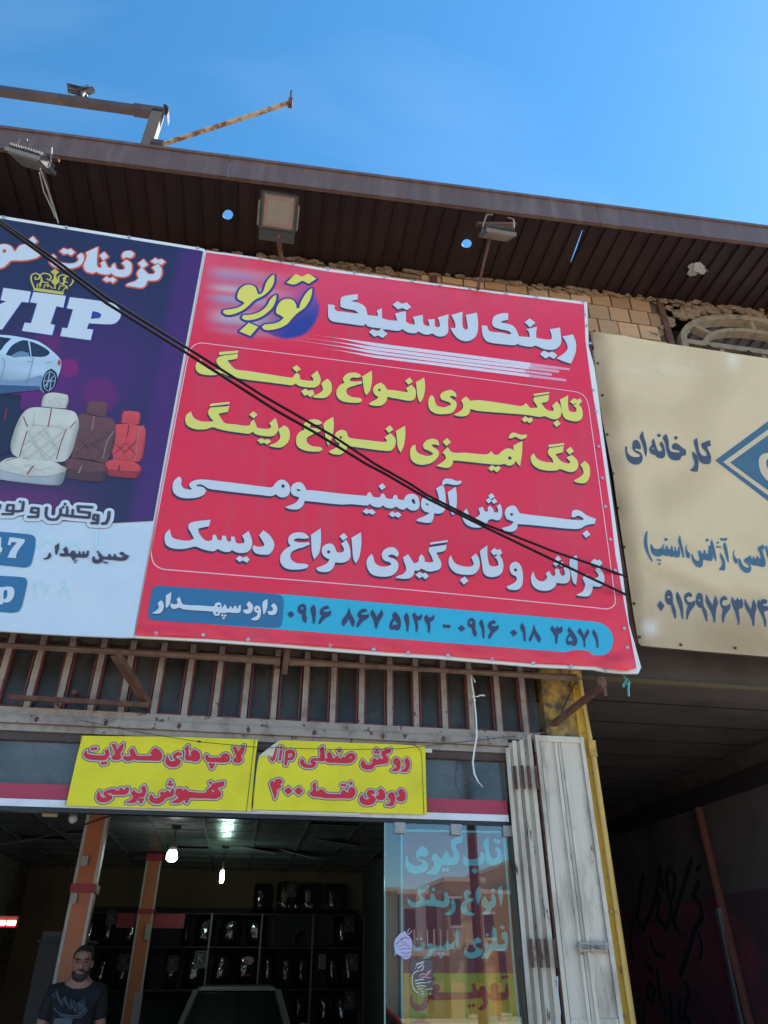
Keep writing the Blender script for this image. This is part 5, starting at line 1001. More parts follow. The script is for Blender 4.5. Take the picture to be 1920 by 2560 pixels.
# ------------------------------------------------------------------ folded steel shutter at the right of the shop front
SH = thing('folding_shutter', 'folded worn white steel shutter with a sliding bolt beside the glass door', 'shutter', (2.1, -.1, 0))
beige_chip = mat('chipped_beige_paint', (.62, .54, .43), .6, chips=((.07, .04, .03), 10, .60), dirt=(.30, .22, .16), dscale=5, damt=.8, bump=.25, bscale=40, stretch=(2, 2, .45))
def leaf(x0, x1, y0, y1, zt, nm='leaf', ribs=True):
    a, b = Vector((x0, y0, 0)), Vector((x1, y1, 0)); ux = (b-a).normalized(); ln = (b-a).length; n_ = Vector((ux.y, -ux.x, 0))
    if n_.y > 0: n_ = -n_
    M_ = Matrix(((ux.x, -n_.x, 0, a.x), (ux.y, -n_.y, 0, a.y), (0, 0, 1, 0), (0, 0, 0, 1)))
    bm = NB(); box(bm, (0, 0, .05), (ln, .028, zt), M_)
    if ribs:
        t_ = .03
        for q in ((0, t_), (ln-t_, ln)): box(bm, (q[0]+.0005, -.013, .06), (q[1]-.0005, -.0005, zt-.001), M_)
        for z in (zt-.045, .05, 1.30): box(bm, (t_, -.012, z+.001), (ln-t_, -.0005, z+.043), M_)
        # two folded ridges up the middle
        for x in (ln*.40, ln*.54):
            prism(bm, [(x-.010, .10), (x+.010, .10), (x+.010, zt-.05), (x-.010, zt-.05)], M_ @ Matrix.Translation((0, -.022, 0)), .0215)
        prism(bm, [(ln*.43, .10), (ln*.51, .10), (ln*.51, zt-.05), (ln*.43, zt-.05)], M_ @ Matrix.Translation((0, -.010, 0)), .0095)
    o = obj(nm, bm, white_metal if ribs else beige_chip, SH, bevel=.0025); return M_, ln
ML, LN = leaf(1.945, 2.305, -.055, -.06, 2.995)
leaf(1.908, 1.942, -.085, .03, 2.99, ribs=False); leaf(1.890, 1.904, -.05, .03, 2.985, ribs=False); leaf(1.852, 1.885, -.075, .02, 2.955, ribs=False); leaf(1.836, 1.848, -.045, .02, 2.95, ribs=False); leaf(1.797, 1.831, -.08, .01, 2.945, ribs=False); leaf(1.782, 1.793, -.04, .02, 2.94, ribs=False); leaf(1.75, 1.778, -.06, .02, 2.90, ribs=False)
bm = NB()
for x in (1.785, 1.832, 1.878, 1.922): box(bm, (x+.012, -.06, .04), (x+.024, -.02, 2.88))
obj('hinge_gap', bm, rust, SH)
bm = NB()
for x, y in ((1.905, -.115), (1.858, -.10), (1.812, -.105), (1.765, -.085)):
    for z in (.5, 1.6, 2.62): bm = NB(); tube(bm, [(x, y, z), (x, y, z+.15)], .011, 8); obj('hinge', bm, rust, SH)
bm = NB()
for x in (.029, LN*.415, LN*.445, LN*.525, LN*.555, LN-.031): box(bm, (x-.0015, -.0135, .1), (x+.0015, -.0125, 2.94), ML) if x in (.029, LN-.031) else box(bm, (x-.0015, -.012, .1), (x+.0015, -.0006, 2.94), ML)
obj('dark_seam', bm, mat('rusty_shaded_seam', (.06, .045, .035), .9), SH)  # dark lines: rusty joints, with gap shade put into the colour
bm = NB(); Q = lambda px, py: at_y(px, py, -.085)
tube(bm, [Q(1443, 2366), Q(1520, 2370)], .014, 8); bar(bm, Q(1446, 2357), Q(1519, 2361), .012, .016); bar(bm, Q(1446, 2375), Q(1519, 2378), .012, .016)
for px in (1449, 1480, 1514): bar(bm, Q(px, 2354), Q(px+1, 2382), .02, .018)
tube(bm, [Q(1454, 2380), Q(1456, 2386)], .008, 6); obj('sliding_bolt', bm, mat('worn_bolt_steel', (.36, .31, .26), .5, .3, dirt=(.15, .11, .09), dscale=20), SH)
# torn paper stuck on the shutter's foot
bm = NB(); q = [at_y(*p, -.075) for p in ((1385, 2445), (1395, 2440), (1396, 2480), (1402, 2530), (1400, 2600), (1390, 2600), (1388, 2520))]; bm.faces.new([bm.verts.new(p) for p in q]); obj('torn_paper', bm, pale_v, SH)
# yellow gas pipe beside it
bm = NB(); a = at_y(1483, 1885, -.05); tube(bm, [(a.x, -.05, 0), (a.x, -.05, a.z)], .020, 10); tube(bm, [(a.x, -.05, a.z-.02), (a.x, -.05, a.z+.09)], .030, 10); tube(bm, [(a.x-.005, -.05, a.z+.08), (a.x-.02, -.05, 3.42)], .017, 10)
for z in (.6, 1.9): tube(bm, [(a.x-.045, -.05, z), (a.x+.002, -.05, z)], .012, 6)
tag(obj('gas_pipe', bm, mat('yellow_gas_pipe', (.62, .40, .10), .5, dirt=(.4, .26, .08), dscale=5)), 'yellow gas pipe running up beside the steel column', 'pipe')
bm = NB(); a = at_y(1452, 1680, .0); tube(bm, [at_y(1444, 1695, -.03), at_y(1420, 1745, -.03), at_y(1400, 1790, -.03), at_y(1388, 1800, -.03)], .006, 6); tag(obj('loose_wire', bm, black_plastic), 'short loose black wire on the yellow column casing', 'wire')
bm = NB(); tube(bm, [at_y(1730, 1692, .25), at_y(1760, 1738, .6), at_y(1800, 1790, 1.1), at_y(1855, 1832, 1.6), at_y(1925, 1925, 2.1)], .007, 6); tag(obj('loose_wire', bm, black_plastic), 'long black wire drooping across the dark passage ceiling', 'wire')
# graffiti on the passage wall
GR = thing('wall_graffiti', 'black sprayed calligraphy on the dark maroon passage wall', 'graffiti', (PXW-.004, 2, 1)); 
ink = mat('black_spray', (.020, .014, .017), .9); halo = mat('grey_spray_edge', (.20, .12, .14), .9)
class XPlane(Plane):
    def __init__(s, root): s.root = root; s.M = wm(root); s.I = s.M.inverted(); s.n = Vector((1, 0, 0)); s.o = s.M.translation
    def conv(s, px, py): P = at_x(px, py, s.o.x); q = s.I @ P; return Vector((q.y, q.z))
    def flat(s, name, sol, hol, m, n, parent, extra=(), **k):
        vs, fs = fill(sol, hol, extra); bm = NB(); V = [bm.verts.new((-n, p.x, p.y)) for p in vs]
        for f in fs: bm.faces.new([V[i] for i in f])
        for v in [v for v in bm.verts if not v.link_faces]: bm.verts.remove(v)
        bmesh.ops.recalc_face_normals(bm, faces=bm.faces)
        if sum(f.normal.x for f in bm.faces) > 0: bmesh.ops.reverse_faces(bm, faces=bm.faces)
        return obj(name, bm, m, parent, world=False)
GS = ("s18 960,1190 940,1300 925,1420 960,1480 1000,1400 1040,1250 1055,1130 1070,1250;s18 1050,1300 1040,1420 1090,1480 1120,1380 1100,1280 1090,1180 1110,1140 1140,1200 1130,1300;s19 1230,1100 1200,1200 1160,1330 1130,1450 1170,1520;s16 1280,1130 1265,1150;s21 1270,1230 1240,1300 1280,1340 1290,1420 1250,1480 1230,1560 1200,1660 1170,1740;"
      "s14 1260,1480 1290,1580 1280,1650;s13 1000,1540 1030,1620 1080,1640;s11 900,1440 890,1600 910,1640;s14 985,1690 1010,1720;s16 1000,1790 980,1850 1010,1900 1030,1830 1000,1790;s17 1040,1720 1060,1880 1090,1960;s17 1110,1840 1120,1960 1130,2050;s18 1200,1790 1220,1850 1190,1960 1240,2040;s16 1170,1880 1160,1960 1200,2020;s14 970,1900 960,2030")
gp = XPlane(GR); gp.ref = (1700, 2300); gp.text(GS, 'G', ink, GR, .003, None, None, [(halo, 1.3)], name='spray_stroke')
# ================================================================== glass door with window lettering
GD = thing('glass_door', 'glass shop door with cyan Persian lettering on a dark red sheet', 'door', at_y(960, 2560, .02)); GD.location.z = 0
dp = Plane(GD)
gx0, gx1 = at_y(960, 2050, .02).x, 1.735
bm = NB(); box(bm, (gx0, .010, .02), (gx1, .013, 2.41))
obj('pane', bm, glass('door_glass', (.98, .99, .98), 1.8, .02), GD)
bm = NB()
for px in (999, 1139, 1268):
    a = at_y(px, 2050, 0); box(bm, (a.x-.035, -.012, 2.335), (a.x+.035, .035, 2.40))
obj('patch_fitting', bm, mat('brushed_fitting', (.38, .35, .32), .4, .5, dirt=(.2, .18, .16), dscale=20), GD, bevel=.003)
bm = NB(); bar(bm, (gx0+.004, .0115, .02), (gx0+.004, .0115, 2.40), .008, .012); obj('edge', bm, mat('glass_edge_green', (.25, .40, .36), .2), GD)
decal_red = vinyl('dark_red_decal', (.26, .04, .09)); decal_grn = vinyl('lime_decal', (.44, .56, .04)); decal_yel = vinyl('amber_decal', (.85, .55, .06)); decal_cy = vinyl('cyan_decal', (.18, .84, .95)); decal_dk = vinyl('dark_decal_ink', (.06, .04, .07)); decal_rd2 = vinyl('red_decal_ink', (.42, .05, .06))
N_ = -.016
dp.text("325,215 1365,240 1410,880 1450,1500 1465,1690 330,1690", 'D6', decal_red, GD, N_, name='decal_sheet')
dp.text("330,1692 1465,1692 1500,2100 1520,2240 330,2240", 'D6', decal_grn, GD, N_, name='decal_sheet')
dp.text("600,1960 960,1960 960,2240 560,2240 570,2050;1010,1960 1190,1960 1210,2240 1020,2240;1250,1960 1380,1960 1400,2240 1270,2240;600,1790 740,1790 740,1880 600,1880;820,1790 960,1790 960,1880 820,1880;1040,1790 1160,1790 1170,1880 1045,1880;1230,1790 1350,1790 1360,1880 1235,1880;330,1692 385,1692 385,2240 330,2240", 'D6', decal_yel, GD, N_+.001, name='decal_sheet')
dp.text("s24 318,2240 312,1300 308,225 1355,245 1405,880 1450,1500 1520,2240", 'D6', decal_cy, GD, N_+.002, name='decal_border')
DT = ("365,478 348,510 350,590 380,650 440,672 520,660 575,620 580,570 540,530 490,520 480,500 510,490 560,500 580,470 575,430 540,395 500,400 465,440 455,490 480,530 520,560 500,585 440,585 390,560 370,520;815,320 940,268 930,350 860,370 875,420 900,470 895,540 860,580 720,580 700,630 670,675 570,672 560,660 620,620 640,570 620,520 625,480 660,460 690,500 720,520 740,480 760,430 790,460 800,500 830,500 840,470 820,410;d 740,630,26 780,628,26;"
      "945,480 935,540 960,580 1040,590 1120,580 1155,550 1160,490 1140,440 1110,460 1120,500 1060,520 990,520 965,500;d 1060,640,36;1200,290 1150,350 1165,440 1175,540 1210,580 1290,585 1330,560 1340,500 1320,430 1290,390 1265,420 1290,470 1280,510 1240,515 1215,480 1205,400;d 1300,340,28 1270,330,24;"
      "370,920 372,970 400,1005 470,1015 540,1000 600,1005 680,1010 740,1020 790,1000 800,940 770,850 740,880 750,930 730,955 660,940 640,880 610,870 600,940 550,935 500,880 590,820 595,780 470,820 475,870 500,950 430,965 390,940;d 635,830,22;840,920 860,980 855,1050 810,1095 750,1095 750,1080 800,1050 820,1010 815,950;1020,850 970,830 945,880 960,940 915,1000 920,1070 970,1095 1050,1100 1060,1080 1000,1060 970,1020 990,970 1040,950 1050,925 990,920 985,890 1020,882;1115,790 1120,900 1095,1000 1075,950 1070,850;1165,900 1135,950 1150,1010 1180,1030 1130,1090 1200,1095 1240,1020 1270,1000 1275,920 1250,870 1225,890 1230,950 1200,960;1335,790 1350,900 1330,1015 1310,950 1300,830;d 1245,840,26;"
      "960,1420 945,1480 980,1530 1050,1540 1130,1500 1140,1450 1080,1420 1070,1390 1120,1380 1130,1350 1090,1320 1050,1350 1040,1400 1070,1450 1040,1480 990,1470;1370,1260 1340,1280 1335,1320 1360,1360 1370,1385 1320,1400 1290,1380 1280,1240 1240,1210 1235,1300 1240,1380 1200,1400 1180,1360 1155,1400 1170,1450 1120,1540 1190,1545 1230,1460 1330,1460 1390,1440 1400,1360 1395,1290;d 1342,1222,28 1185,1300,22;885,1220 900,1330 890,1450 865,1400 860,1280;"
      "850,1360 850,1440 800,1450 700,1450 640,1460 620,1500 580,1545 515,1540 570,1500 590,1440 570,1400 610,1380 640,1420 700,1410 740,1410 780,1350 800,1400;420,1400 410,1440 450,1460 520,1455 550,1420 540,1370 515,1390 520,1420 460,1420;d 470,1340,20 510,1340,20 690,1490,20 730,1490,20 710,1525,20")
dp.text(DT, 'D6', decal_cy, GD, N_+.0025, name='decal_lettering')
DT2 = ("1400,1790 1412,1900 1400,1960 1300,1975 1240,1970 1200,1950 1180,2040 1130,2075 1090,2060 1150,2000 1130,1940 1060,1950 1000,1960 640,1970 592,1960 580,2000 560,2060 480,2080 420,2050 390,1990 400,1920 420,1910 430,1990 480,2020 530,1990 545,1930 600,1915 625,1890 620,1850 650,1800 690,1810 700,1850 682,1890 1000,1890 1040,1880 1030,1800 1060,1790 1080,1850 1100,1880 1110,1830 1160,1820 1190,1880 1228,1900 1220,1850 1240,1800 1280,1790 1310,1830 1300,1890 1368,1890 1380,1800;d 1350,1735,26 1386,1730,26 1000,2030,25 1045,2025,25 640,1750,24;d 480,2170,26 525,2170,26 1310,2160,28;s60 400,2240 480,2215 600,2235")
dp.text(DT2, 'D6', decal_rd2, GD, N_+.0025, None, None, [(decal_dk, 1.2)], name='decal_lettering')
# two calligraphic stickers on the outer face of the glass
lil = mat('lilac_sticker', (.50, .50, .72), .5); wst = mat('white_sticker', (.80, .76, .76), .5); pst = mat('salmon_sticker_ink', (.72, .30, .28), .5)
ST = thing('sticker', 'lilac calligraphic sticker shaped like a rounded knot, left side of the glass door', 'sticker', at_y(1005, 2370, .008)); sp = Plane(ST)
sp.text("300,1275 340,1262 360,1300 395,1330 412,1390 405,1450 395,1520 370,1545 330,1548 300,1520 260,1500 240,1480 225,1400 240,1340 270,1310;s5 350,1300 385,1232;s6 370,1300 410,1258;s4 270,1300 330,1275;s9 240,1470 234,1510", 'D6', lil, ST, .001, name='sticker_sheet')
sp.text("s6 290,1345 330,1330 380,1340;s7 245,1400 300,1350 350,1320;s5 270,1420 330,1400 390,1415;s5 280,1450 340,1440 395,1440;s5 300,1480 350,1490 390,1480;s5 310,1510 350,1525 380,1515;s4 300,1375 350,1380;c 368,1278,6", 'D6', vinyl('wine_sticker_ink', (.42, .05, .10)), ST, .002, name='sticker_ink')
ST = thing('sticker', 'white and salmon crescent calligraphy sticker, on the lower left of the glass door', 'sticker', at_y(1060, 2450, .008)); sp = Plane(ST)
sp.text("395,1600 400,1570 440,1560 600,1560 620,1580 622,1760 622,1915 560,1920 640,1880 560,1850 400,1680", 'D6', vinyl('smoky_sticker_sheet', (.12, .09, .10)), ST, .0005, name='sticker_sheet')
sp.text("s7 480,1665 430,1690 410,1750 420,1830 450,1880 475,1893;s9 455,1600 490,1590 530,1575;s9 470,1640 500,1620 520,1600;s8 530,1620 520,1650 500,1665;s7 440,1770 480,1760 530,1755;s7 450,1800 500,1790 545,1790;s6 455,1830 500,1820 550,1825;s6 470,1855 520,1850;s5 500,1880 530,1880;s5 560,1860 620,1850;s4 590,1910 598,1895;s5 560,1790 600,1775;s6 500,1910 530,1900", 'D6', wst, ST, .002, name='sticker_ink')
sp.text("s12 485,1720 520,1700 560,1710 590,1680;s10 500,1740 540,1730 590,1740;s8 440,1650 470,1600 530,1580;s9 560,1690 600,1660", 'D6', pst, ST, .0015, name='sticker_ink')
# ================================================================== inside the shop
BW = YB-.35
sh_m = mat('black_shelf_steel', (.014, .014, .016), .5)
RK = thing('storage_rack', 'tall black steel rack of seat covers along the back wall of the shop', 'rack', (.2, BW, 0))
iv = lambda x, y, Y=BW: at_y(400+x/2.765, 1980+y/2.765, Y)
zs_ = [iv(700, 842).z, iv(700, 1070).z, iv(700, 1365).z, .45]
xa, xb = -2.6, 2.05
bm = NB()
for z in zs_: box(bm, (xa, BW-.02, z-.02), (xb, YB-.02, z))
obj('shelf_board', bm, sh_m, RK)
for px in (335, 690, 1050, 1405, 1530):
    x = iv(px, 1080).x; bm = NB(); box(bm, (x-.014, BW-.045, 0), (x+.014, BW-.021, zs_[0]+(.3 if px == 1530 else 0))); obj('upright', bm, mat('grey_rack_upright', (.12, .12, .13), .35, .5), RK)
bm = NB(); box(bm, (xa, YB-.015, 0), (xb, YB-.008, 2.45)); obj('back_panel', bm, mat('black_back_panel', (.008, .008, .009), .7), RK)
packm = bpy.data.materials.new('clear_wrapped_black_cloth'); packm.use_nodes = True
t = packm.node_tree; b = t.nodes['Principled BSDF']; b.inputs['Base Color'].default_value = (.012, .012, .014, 1); b.inputs['Roughness'].default_value = .15; b.inputs['Coat Weight'].default_value = 1; b.inputs['Coat Roughness'].default_value = .04; b.inputs['Coat IOR'].default_value = 1.8
tc = t.nodes.new('ShaderNodeTexCoord'); nz = t.nodes.new('ShaderNodeTexNoise'); nz.inputs['Scale'].default_value = 9; nz.inputs['Detail'].default_value = 3; nz.inputs['Distortion'].default_value = 2.5; t.links.new(tc.outputs['Object'], nz.inputs[0])
bp = t.nodes.new('ShaderNodeBump'); bp.inputs['Strength'].default_value = 1; bp.inputs['Distance'].default_value = .14; t.links.new(nz.outputs[0], bp.inputs['Height']); t.links.new(bp.outputs[0], b.inputs['Normal'])
goldk = mat('gold_badge_print', (.26, .20, .11), .4); grk = mat('grey_badge_print', (.16, .16, .16), .4)
kmesh = {}
def pack(x0, y0, x1, y1, label, badge=None, bm_=None, cloth=False):
    a, b = iv(x0, y1), iv(x1, y0); wd, ht = b.x-a.x, b.z-a.z
    r = thing('seat_cover_pack', label, 'seat cover', ((a.x+b.x)/2, BW+.10, a.z), (rnd.uniform(-.1, .02), rnd.uniform(-.05, .05), rnd.uniform(-.06, .06)), group='wrapped seat covers on the rack')
    bm = NB(); n = 10
    for s in (-1, 1):
        g = [[bm.verts.new((wd*(i/n-.5), s*.09*(1-abs(i/n*2-1)**4)*(1-abs(j/n*2-1)**4)**.6+rnd.uniform(-.006, .006), ht*j/n)) for i in range(n+1)] for j in range(n+1)]
        for j in range(n):
            for i in range(n): bm.faces.new((g[j][i], g[j][i+1], g[j+1][i+1], g[j+1][i]))
    # rounded shoulders
    for v in bm.verts:
        u = abs(v.co.x)/(wd/2); h = v.co.z/ht
        if h > .8: v.co.x *= 1-.18*((h-.8)/.2)**2
    bmesh.ops.remove_doubles(bm, verts=bm.verts, dist=.002); bmesh.ops.recalc_face_normals(bm, faces=bm.faces)
    obj('wrapper', bm, packm, r, world=False, smooth=True)
    if badge:
        m_, bx, by, bs = badge; c = r.matrix_world
        bd = obj('badge', (lambda q: (box(q, (wd*bx-bs*.5, -.104, ht*by-bs*.65), (wd*bx+bs*.5, -.101, ht*by+bs*.65)), q)[1])(NB()), black_plastic, r, world=False)
        cu = bpy.data.curves.new('badge_text', 'FONT')
        def tx(s, size, z):
            cu = bpy.data.curves.new('badge_text', 'FONT'); cu.body = s; cu.size = size; cu.align_x = 'CENTER'
            o = bpy.data.objects.new('badge_text', cu); COL.objects.link(o); dg = bpy.context.evaluated_depsgraph_get(); me = bpy.data.meshes.new_from_object(o.evaluated_get(dg)); bpy.data.objects.remove(o)
            q = NB(); q.from_mesh(me); q.transform(Matrix.Translation((wd*bx, -.106, ht*by+z)) @ Matrix.Rotation(math.pi/2, 4, 'X')); bpy.data.meshes.remove(me); return q
        obj('badge_lettering', tx('K', bs*.95, -bs*.22), m_, bd, world=False); obj('badge_lettering', tx('KAYA', bs*.36, -bs*.55), m_, bd, world=False)
        q = NB(); e_ = .006
        for lo, hi in (((-.5, -.65), (.5, -.62)), ((-.5, .62), (.5, .65)), ((-.5, -.62), (-.47, .62)), ((.47, -.62), (.5, .62))): box(q, (wd*bx+bs*lo[0], -.1055, ht*by+bs*lo[1]), (wd*bx+bs*hi[0], -.1045, ht*by+bs*hi[1]))
        obj('badge_border', q, m_, bd, world=False)
    return r
G_, Y_ = grk, goldk
pk = [((640, 630, 775, 842), 'faint black wrapped seat cover, leftmost on the top shelf', None), ((800, 615, 960, 842), 'black wrapped seat cover with a grey badge on the top shelf', (G_, .18, .72, .16)), ((970, 622, 1122, 842), 'black wrapped seat cover in the middle of the top shelf', None), ((1138, 628, 1296, 842), 'black wrapped seat cover at the right end of the top shelf', None),
 ((148, 880, 218, 1068), 'narrow black wrapped seat cover beside the second pillar, second shelf', None), ((228, 845, 388, 1068), 'black wrapped seat cover with bright glints, left on the second shelf', None), ((398, 850, 562, 1068), 'heavily creased black wrapped seat cover on the second shelf', None), ((590, 860, 732, 1068), 'shiny black wrapped seat cover under the green lamp, second shelf', None), ((1212, 860, 1372, 1068), 'black wrapped seat cover with a grey badge, right on the second shelf', (G_, .1, .72, .17)), ((1385, 870, 1520, 1068), 'black wrapped seat cover at the right end of the second shelf', None),
 ((20, 1095, 136, 1360), 'black wrapped seat cover with a dull badge, third shelf beside the second pillar', (G_, .1, .66, .16)), ((148, 1085, 322, 1360), 'black wrapped seat cover with a bright white badge, third shelf', (mat('bright_badge_print', (.45, .45, .43), .4), .22, .72, .18)), ((340, 1098, 505, 1360), 'brownish black wrapped seat cover with no badge, third shelf', None), ((515, 1098, 690, 1360), 'black wrapped seat cover with a pale and red label, third shelf', None), ((1255, 1100, 1392, 1360), 'black wrapped seat cover with a gold badge, third shelf', (Y_, .05, .7, .17)), ((1412, 1100, 1535, 1360), 'black wrapped seat cover with a dim gold badge, right end of the third shelf', (Y_, .05, .74, .16)),
 ((110, 1388, 285, 1640), 'glittering black wrapped seat cover beside the car roof, fourth shelf', None), ((1205, 1390, 1360, 1640), 'glittering black wrapped seat cover with a gold badge, fourth shelf', (Y_, .2, .78, .17)), ((1405, 1390, 1530, 1640), 'black wrapped seat cover with a gold badge, right end of the fourth shelf', (Y_, .1, .75, .17)),
 ((-330, 1110, -200, 1360), 'black wrapped seat cover with a dull badge between the two pillars', (G_, .0, .7, .17)), ((-420, 820, -300, 1068), 'black wrapped seat cover just right of the first pillar, second shelf', (G_, .1, .8, .15))]
pk += [((702, 1110, 800, 1360), 'plain black wrapped seat cover just right of the oval label card', None), ((820, 1120, 925, 1360), 'plain black wrapped seat cover in the middle of the third shelf', None), ((935, 1112, 1040, 1360), 'plain black wrapped seat cover left of the price list', None), ((1152, 1120, 1245, 1360), 'plain black wrapped seat cover just right of the price list', None),
 ((905, 1395, 1010, 1640), 'black wrapped seat cover right of the car roof, fourth shelf', None), ((1075, 1392, 1190, 1640), 'black wrapped seat cover two places right of the car roof, fourth shelf', None), ((-180, 1115, -70, 1360), 'plain black wrapped seat cover left of the second pillar, third shelf', None), ((-270, 850, -150, 1068), 'plain black wrapped seat cover left of the crimson band, second shelf', None), ((-560, 860, -440, 1068), 'plain black wrapped seat cover behind the first pillar, second shelf', None), ((-480, 1120, -350, 1360), 'plain black wrapped seat cover behind the first pillar, third shelf', None)]
for a, l, bd in pk: pack(*a, l, bd)
# dark bench seat cover and a price list on the rack
r = thing('seat_cover', 'big dark unwrapped seat cover with a notch, in the middle of the second shelf', 'seat cover', iv(980, 1068, BW+.1))
pl = Plane(r); pl.text("770,860 850,848 1190,852 1205,900 1195,1060 1030,1062 1010,980 975,950 940,985 920,1060 765,1060", 'I', mat('charcoal_cloth', (.028, .028, .032), .85), r, .0, name='cover'); pl.text("s5 920,1060 940,985 975,950 1010,980 1030,1060;s4 775,1055 780,870 850,855 1185,860 1195,1050", 'I', mat('dull_red_piping', (.12, .03, .03), .6), r, .003, name='piping')
r = thing('price_list', 'small pale printed price list pinned on the third shelf', 'notice', iv(1120, 1225, BW-.03)); pl = Plane(r); pl.text("1100,1120 1145,1125 1142,1225 1095,1220", 'I', mat('grey_paper', (.30, .27, .22), .8), r, 0, name='paper'); pl.text(";".join("s5 1105,%d 1138,%d" % (y, y+3) for y in range(1132, 1218, 11)), 'I', mat('paper_print', (.08, .08, .08), .8), r, .002, name='printed_line')
r = thing('label_card', 'pale and red oval label card on a wrapped cover, third shelf', 'label', iv(610, 1165, BW-.02)); pl = Plane(r); pl.text("575,1150 600,1138 640,1145 652,1165 630,1190 595,1190 572,1175", 'I', mat('pale_card', (.45, .42, .38), .6), r, 0, name='card'); pl.text("575,1165 610,1160 612,1185 585,1188", 'I', mat('pink_card_print', (.5, .1, .2), .6), r, .002, name='card_print')
# hanging lamps
def lamp(label, cpx, Y, col, strg, long=False):
    c = at_y(*cpx, Y); r = thing('hanging_bulb', label, 'bulb', (c.x, c.y, c.z), group='hanging bulbs in the shop')
    bm = NB(); lathe(bm, [(.03, .06), (.052, .045), (.062, .0), (.060, -.035), (.043, -.056), (.001, -.062)] if not long else [(.016, .075), (.024, .065), (.025, -.06), (.014, -.076), (.001, -.078)], c); obj('globe', bm, mat(label[:12]+'_glow', (.9, .9, .9), .5, emit=col, estr=strg), r, smooth=True)
    bm = NB(); lathe(bm, [(.05, .065), (.045, .11), (.024, .15), (.018, .2)] if not long else [(.022, .078), (.02, .12), (.012, .18)], c); obj('socket', bm, mat('grey_socket', (.22, .22, .22), .5), r, smooth=True)
    bm = NB(); tube(bm, [c+Vector((0, 0, .18)), (c.x+.01, c.y, ZC-.005)], .006, 6); lathe(bm, [(.05, 0), (.05, .02)], (c.x+.01, c.y, ZC-.025)); obj('cord', bm, black_plastic, r)
lamp('white round bulb on a short cord, left of the greenish lamp', (430, 2140), 4.6, (.93, 1, .97), 14)
lamp('slim greenish tube bulb hanging on a cord, right of the round bulb', (555, 2192), 6.2, (.62, 1, .82), 40, True)
# lamp unit with red and white lenses on the left wall
r = thing('tail_light', 'red and white tail light glowing on the left wall of the shop', 'lamp', at_y(20, 2302, 1.4)); c = lambda px, py: at_y(px, py, 1.4)
bm = NB(); box(bm, (c(-30, 0).x-.0, 1.41, c(20, 2318).z), (c(42, 2300).x, 1.46, c(20, 2290).z)); obj('housing', bm, mat('red_lens', (.30, .02, .02), .3), r)
for x0, x1 in ((-26, 14), (20, 40)):
    bm = NB(); box(bm, (c(x0, 2300).x, 1.40, c(20, 2312).z), (c(x1, 2300).x, 1.409, c(20, 2302).z)); obj('lit_lens', bm, mat('white_lit_lens', (.9, .9, .8), .4, emit=(1, .95, .75), estr=5), r)
# small things on and by the front
bm = NB(); c = at_y(128, 2030, .15); box(bm, (c.x-.045, .13, c.z-.03), (c.x+.045, .15, c.z+.03)); box(bm, (c.x-.03, .12, c.z+.03), (c.x+.03, .15, c.z+.05)); tag(obj('wall_socket', bm, mat('old_ivory_plastic', (.38, .31, .17), .5)), 'old ivory socket hanging just behind the shop header', 'socket')
bm = NB(); c = at_y(183, 2028, .15); tube(bm, [c+Vector((0, 0, .05)), c+Vector((.01, 0, -.04))], .022, 8); ball(bm, c+Vector((.01, -.005, -.045)), .028, 2); tag(obj('bulb_holder', bm, mat('smoky_bulb', (.35, .35, .35), .2)), 'small unlit bulb hanging just behind the shop header', 'bulb')
bm = NB(); tube(bm, [at_y(-20, 2115, .9), at_y(80, 2100, .9), at_y(180, 2072, .7), at_y(280, 2038, .4)], .006, 6); tag(obj('loose_wire', bm, black_plastic), 'black wire drooping from the ceiling in front of the first pillar', 'wire')
bm = NB(); a = at_y(348, 2480, 5.5); b_ = at_y(338, 2560, 5.5); bar(bm, (a.x, 5.5, 0), (a.x, 5.5, a.z), .09, .03); tag(obj('leaning_board', bm, mat('pale_board', (.30, .29, .27), .6)), 'pale narrow board standing beside the second pillar', 'board')
bm = NB(); c = at_y(110, 2440, 2.6); box(bm, (c.x-.08, 2.55, 0), (c.x+.30, 3.0, at_y(110, 2356, 2.6).z)); box(bm, (c.x-.10, 2.53, at_y(110, 2356, 2.6).z+.001), (c.x+.32, 3.02, at_y(110, 2350, 2.6).z)); tag(obj('cabinet', bm, mat('dark_cabinet', (.035, .026, .022), .6), bevel=.01), 'dark wooden cabinet against the left wall behind the man', 'cabinet')
bm = NB(); c = at_y(140, 2338, 2.7); box(bm, (c.x-.1, 2.65, at_y(110, 2349, 2.6).z), (c.x+.12, 2.85, at_y(110, 2328, 2.6).z)); tag(obj('small_box', bm, black_plastic, bevel=.006), 'small black box on top of the cabinet behind the man', 'box')
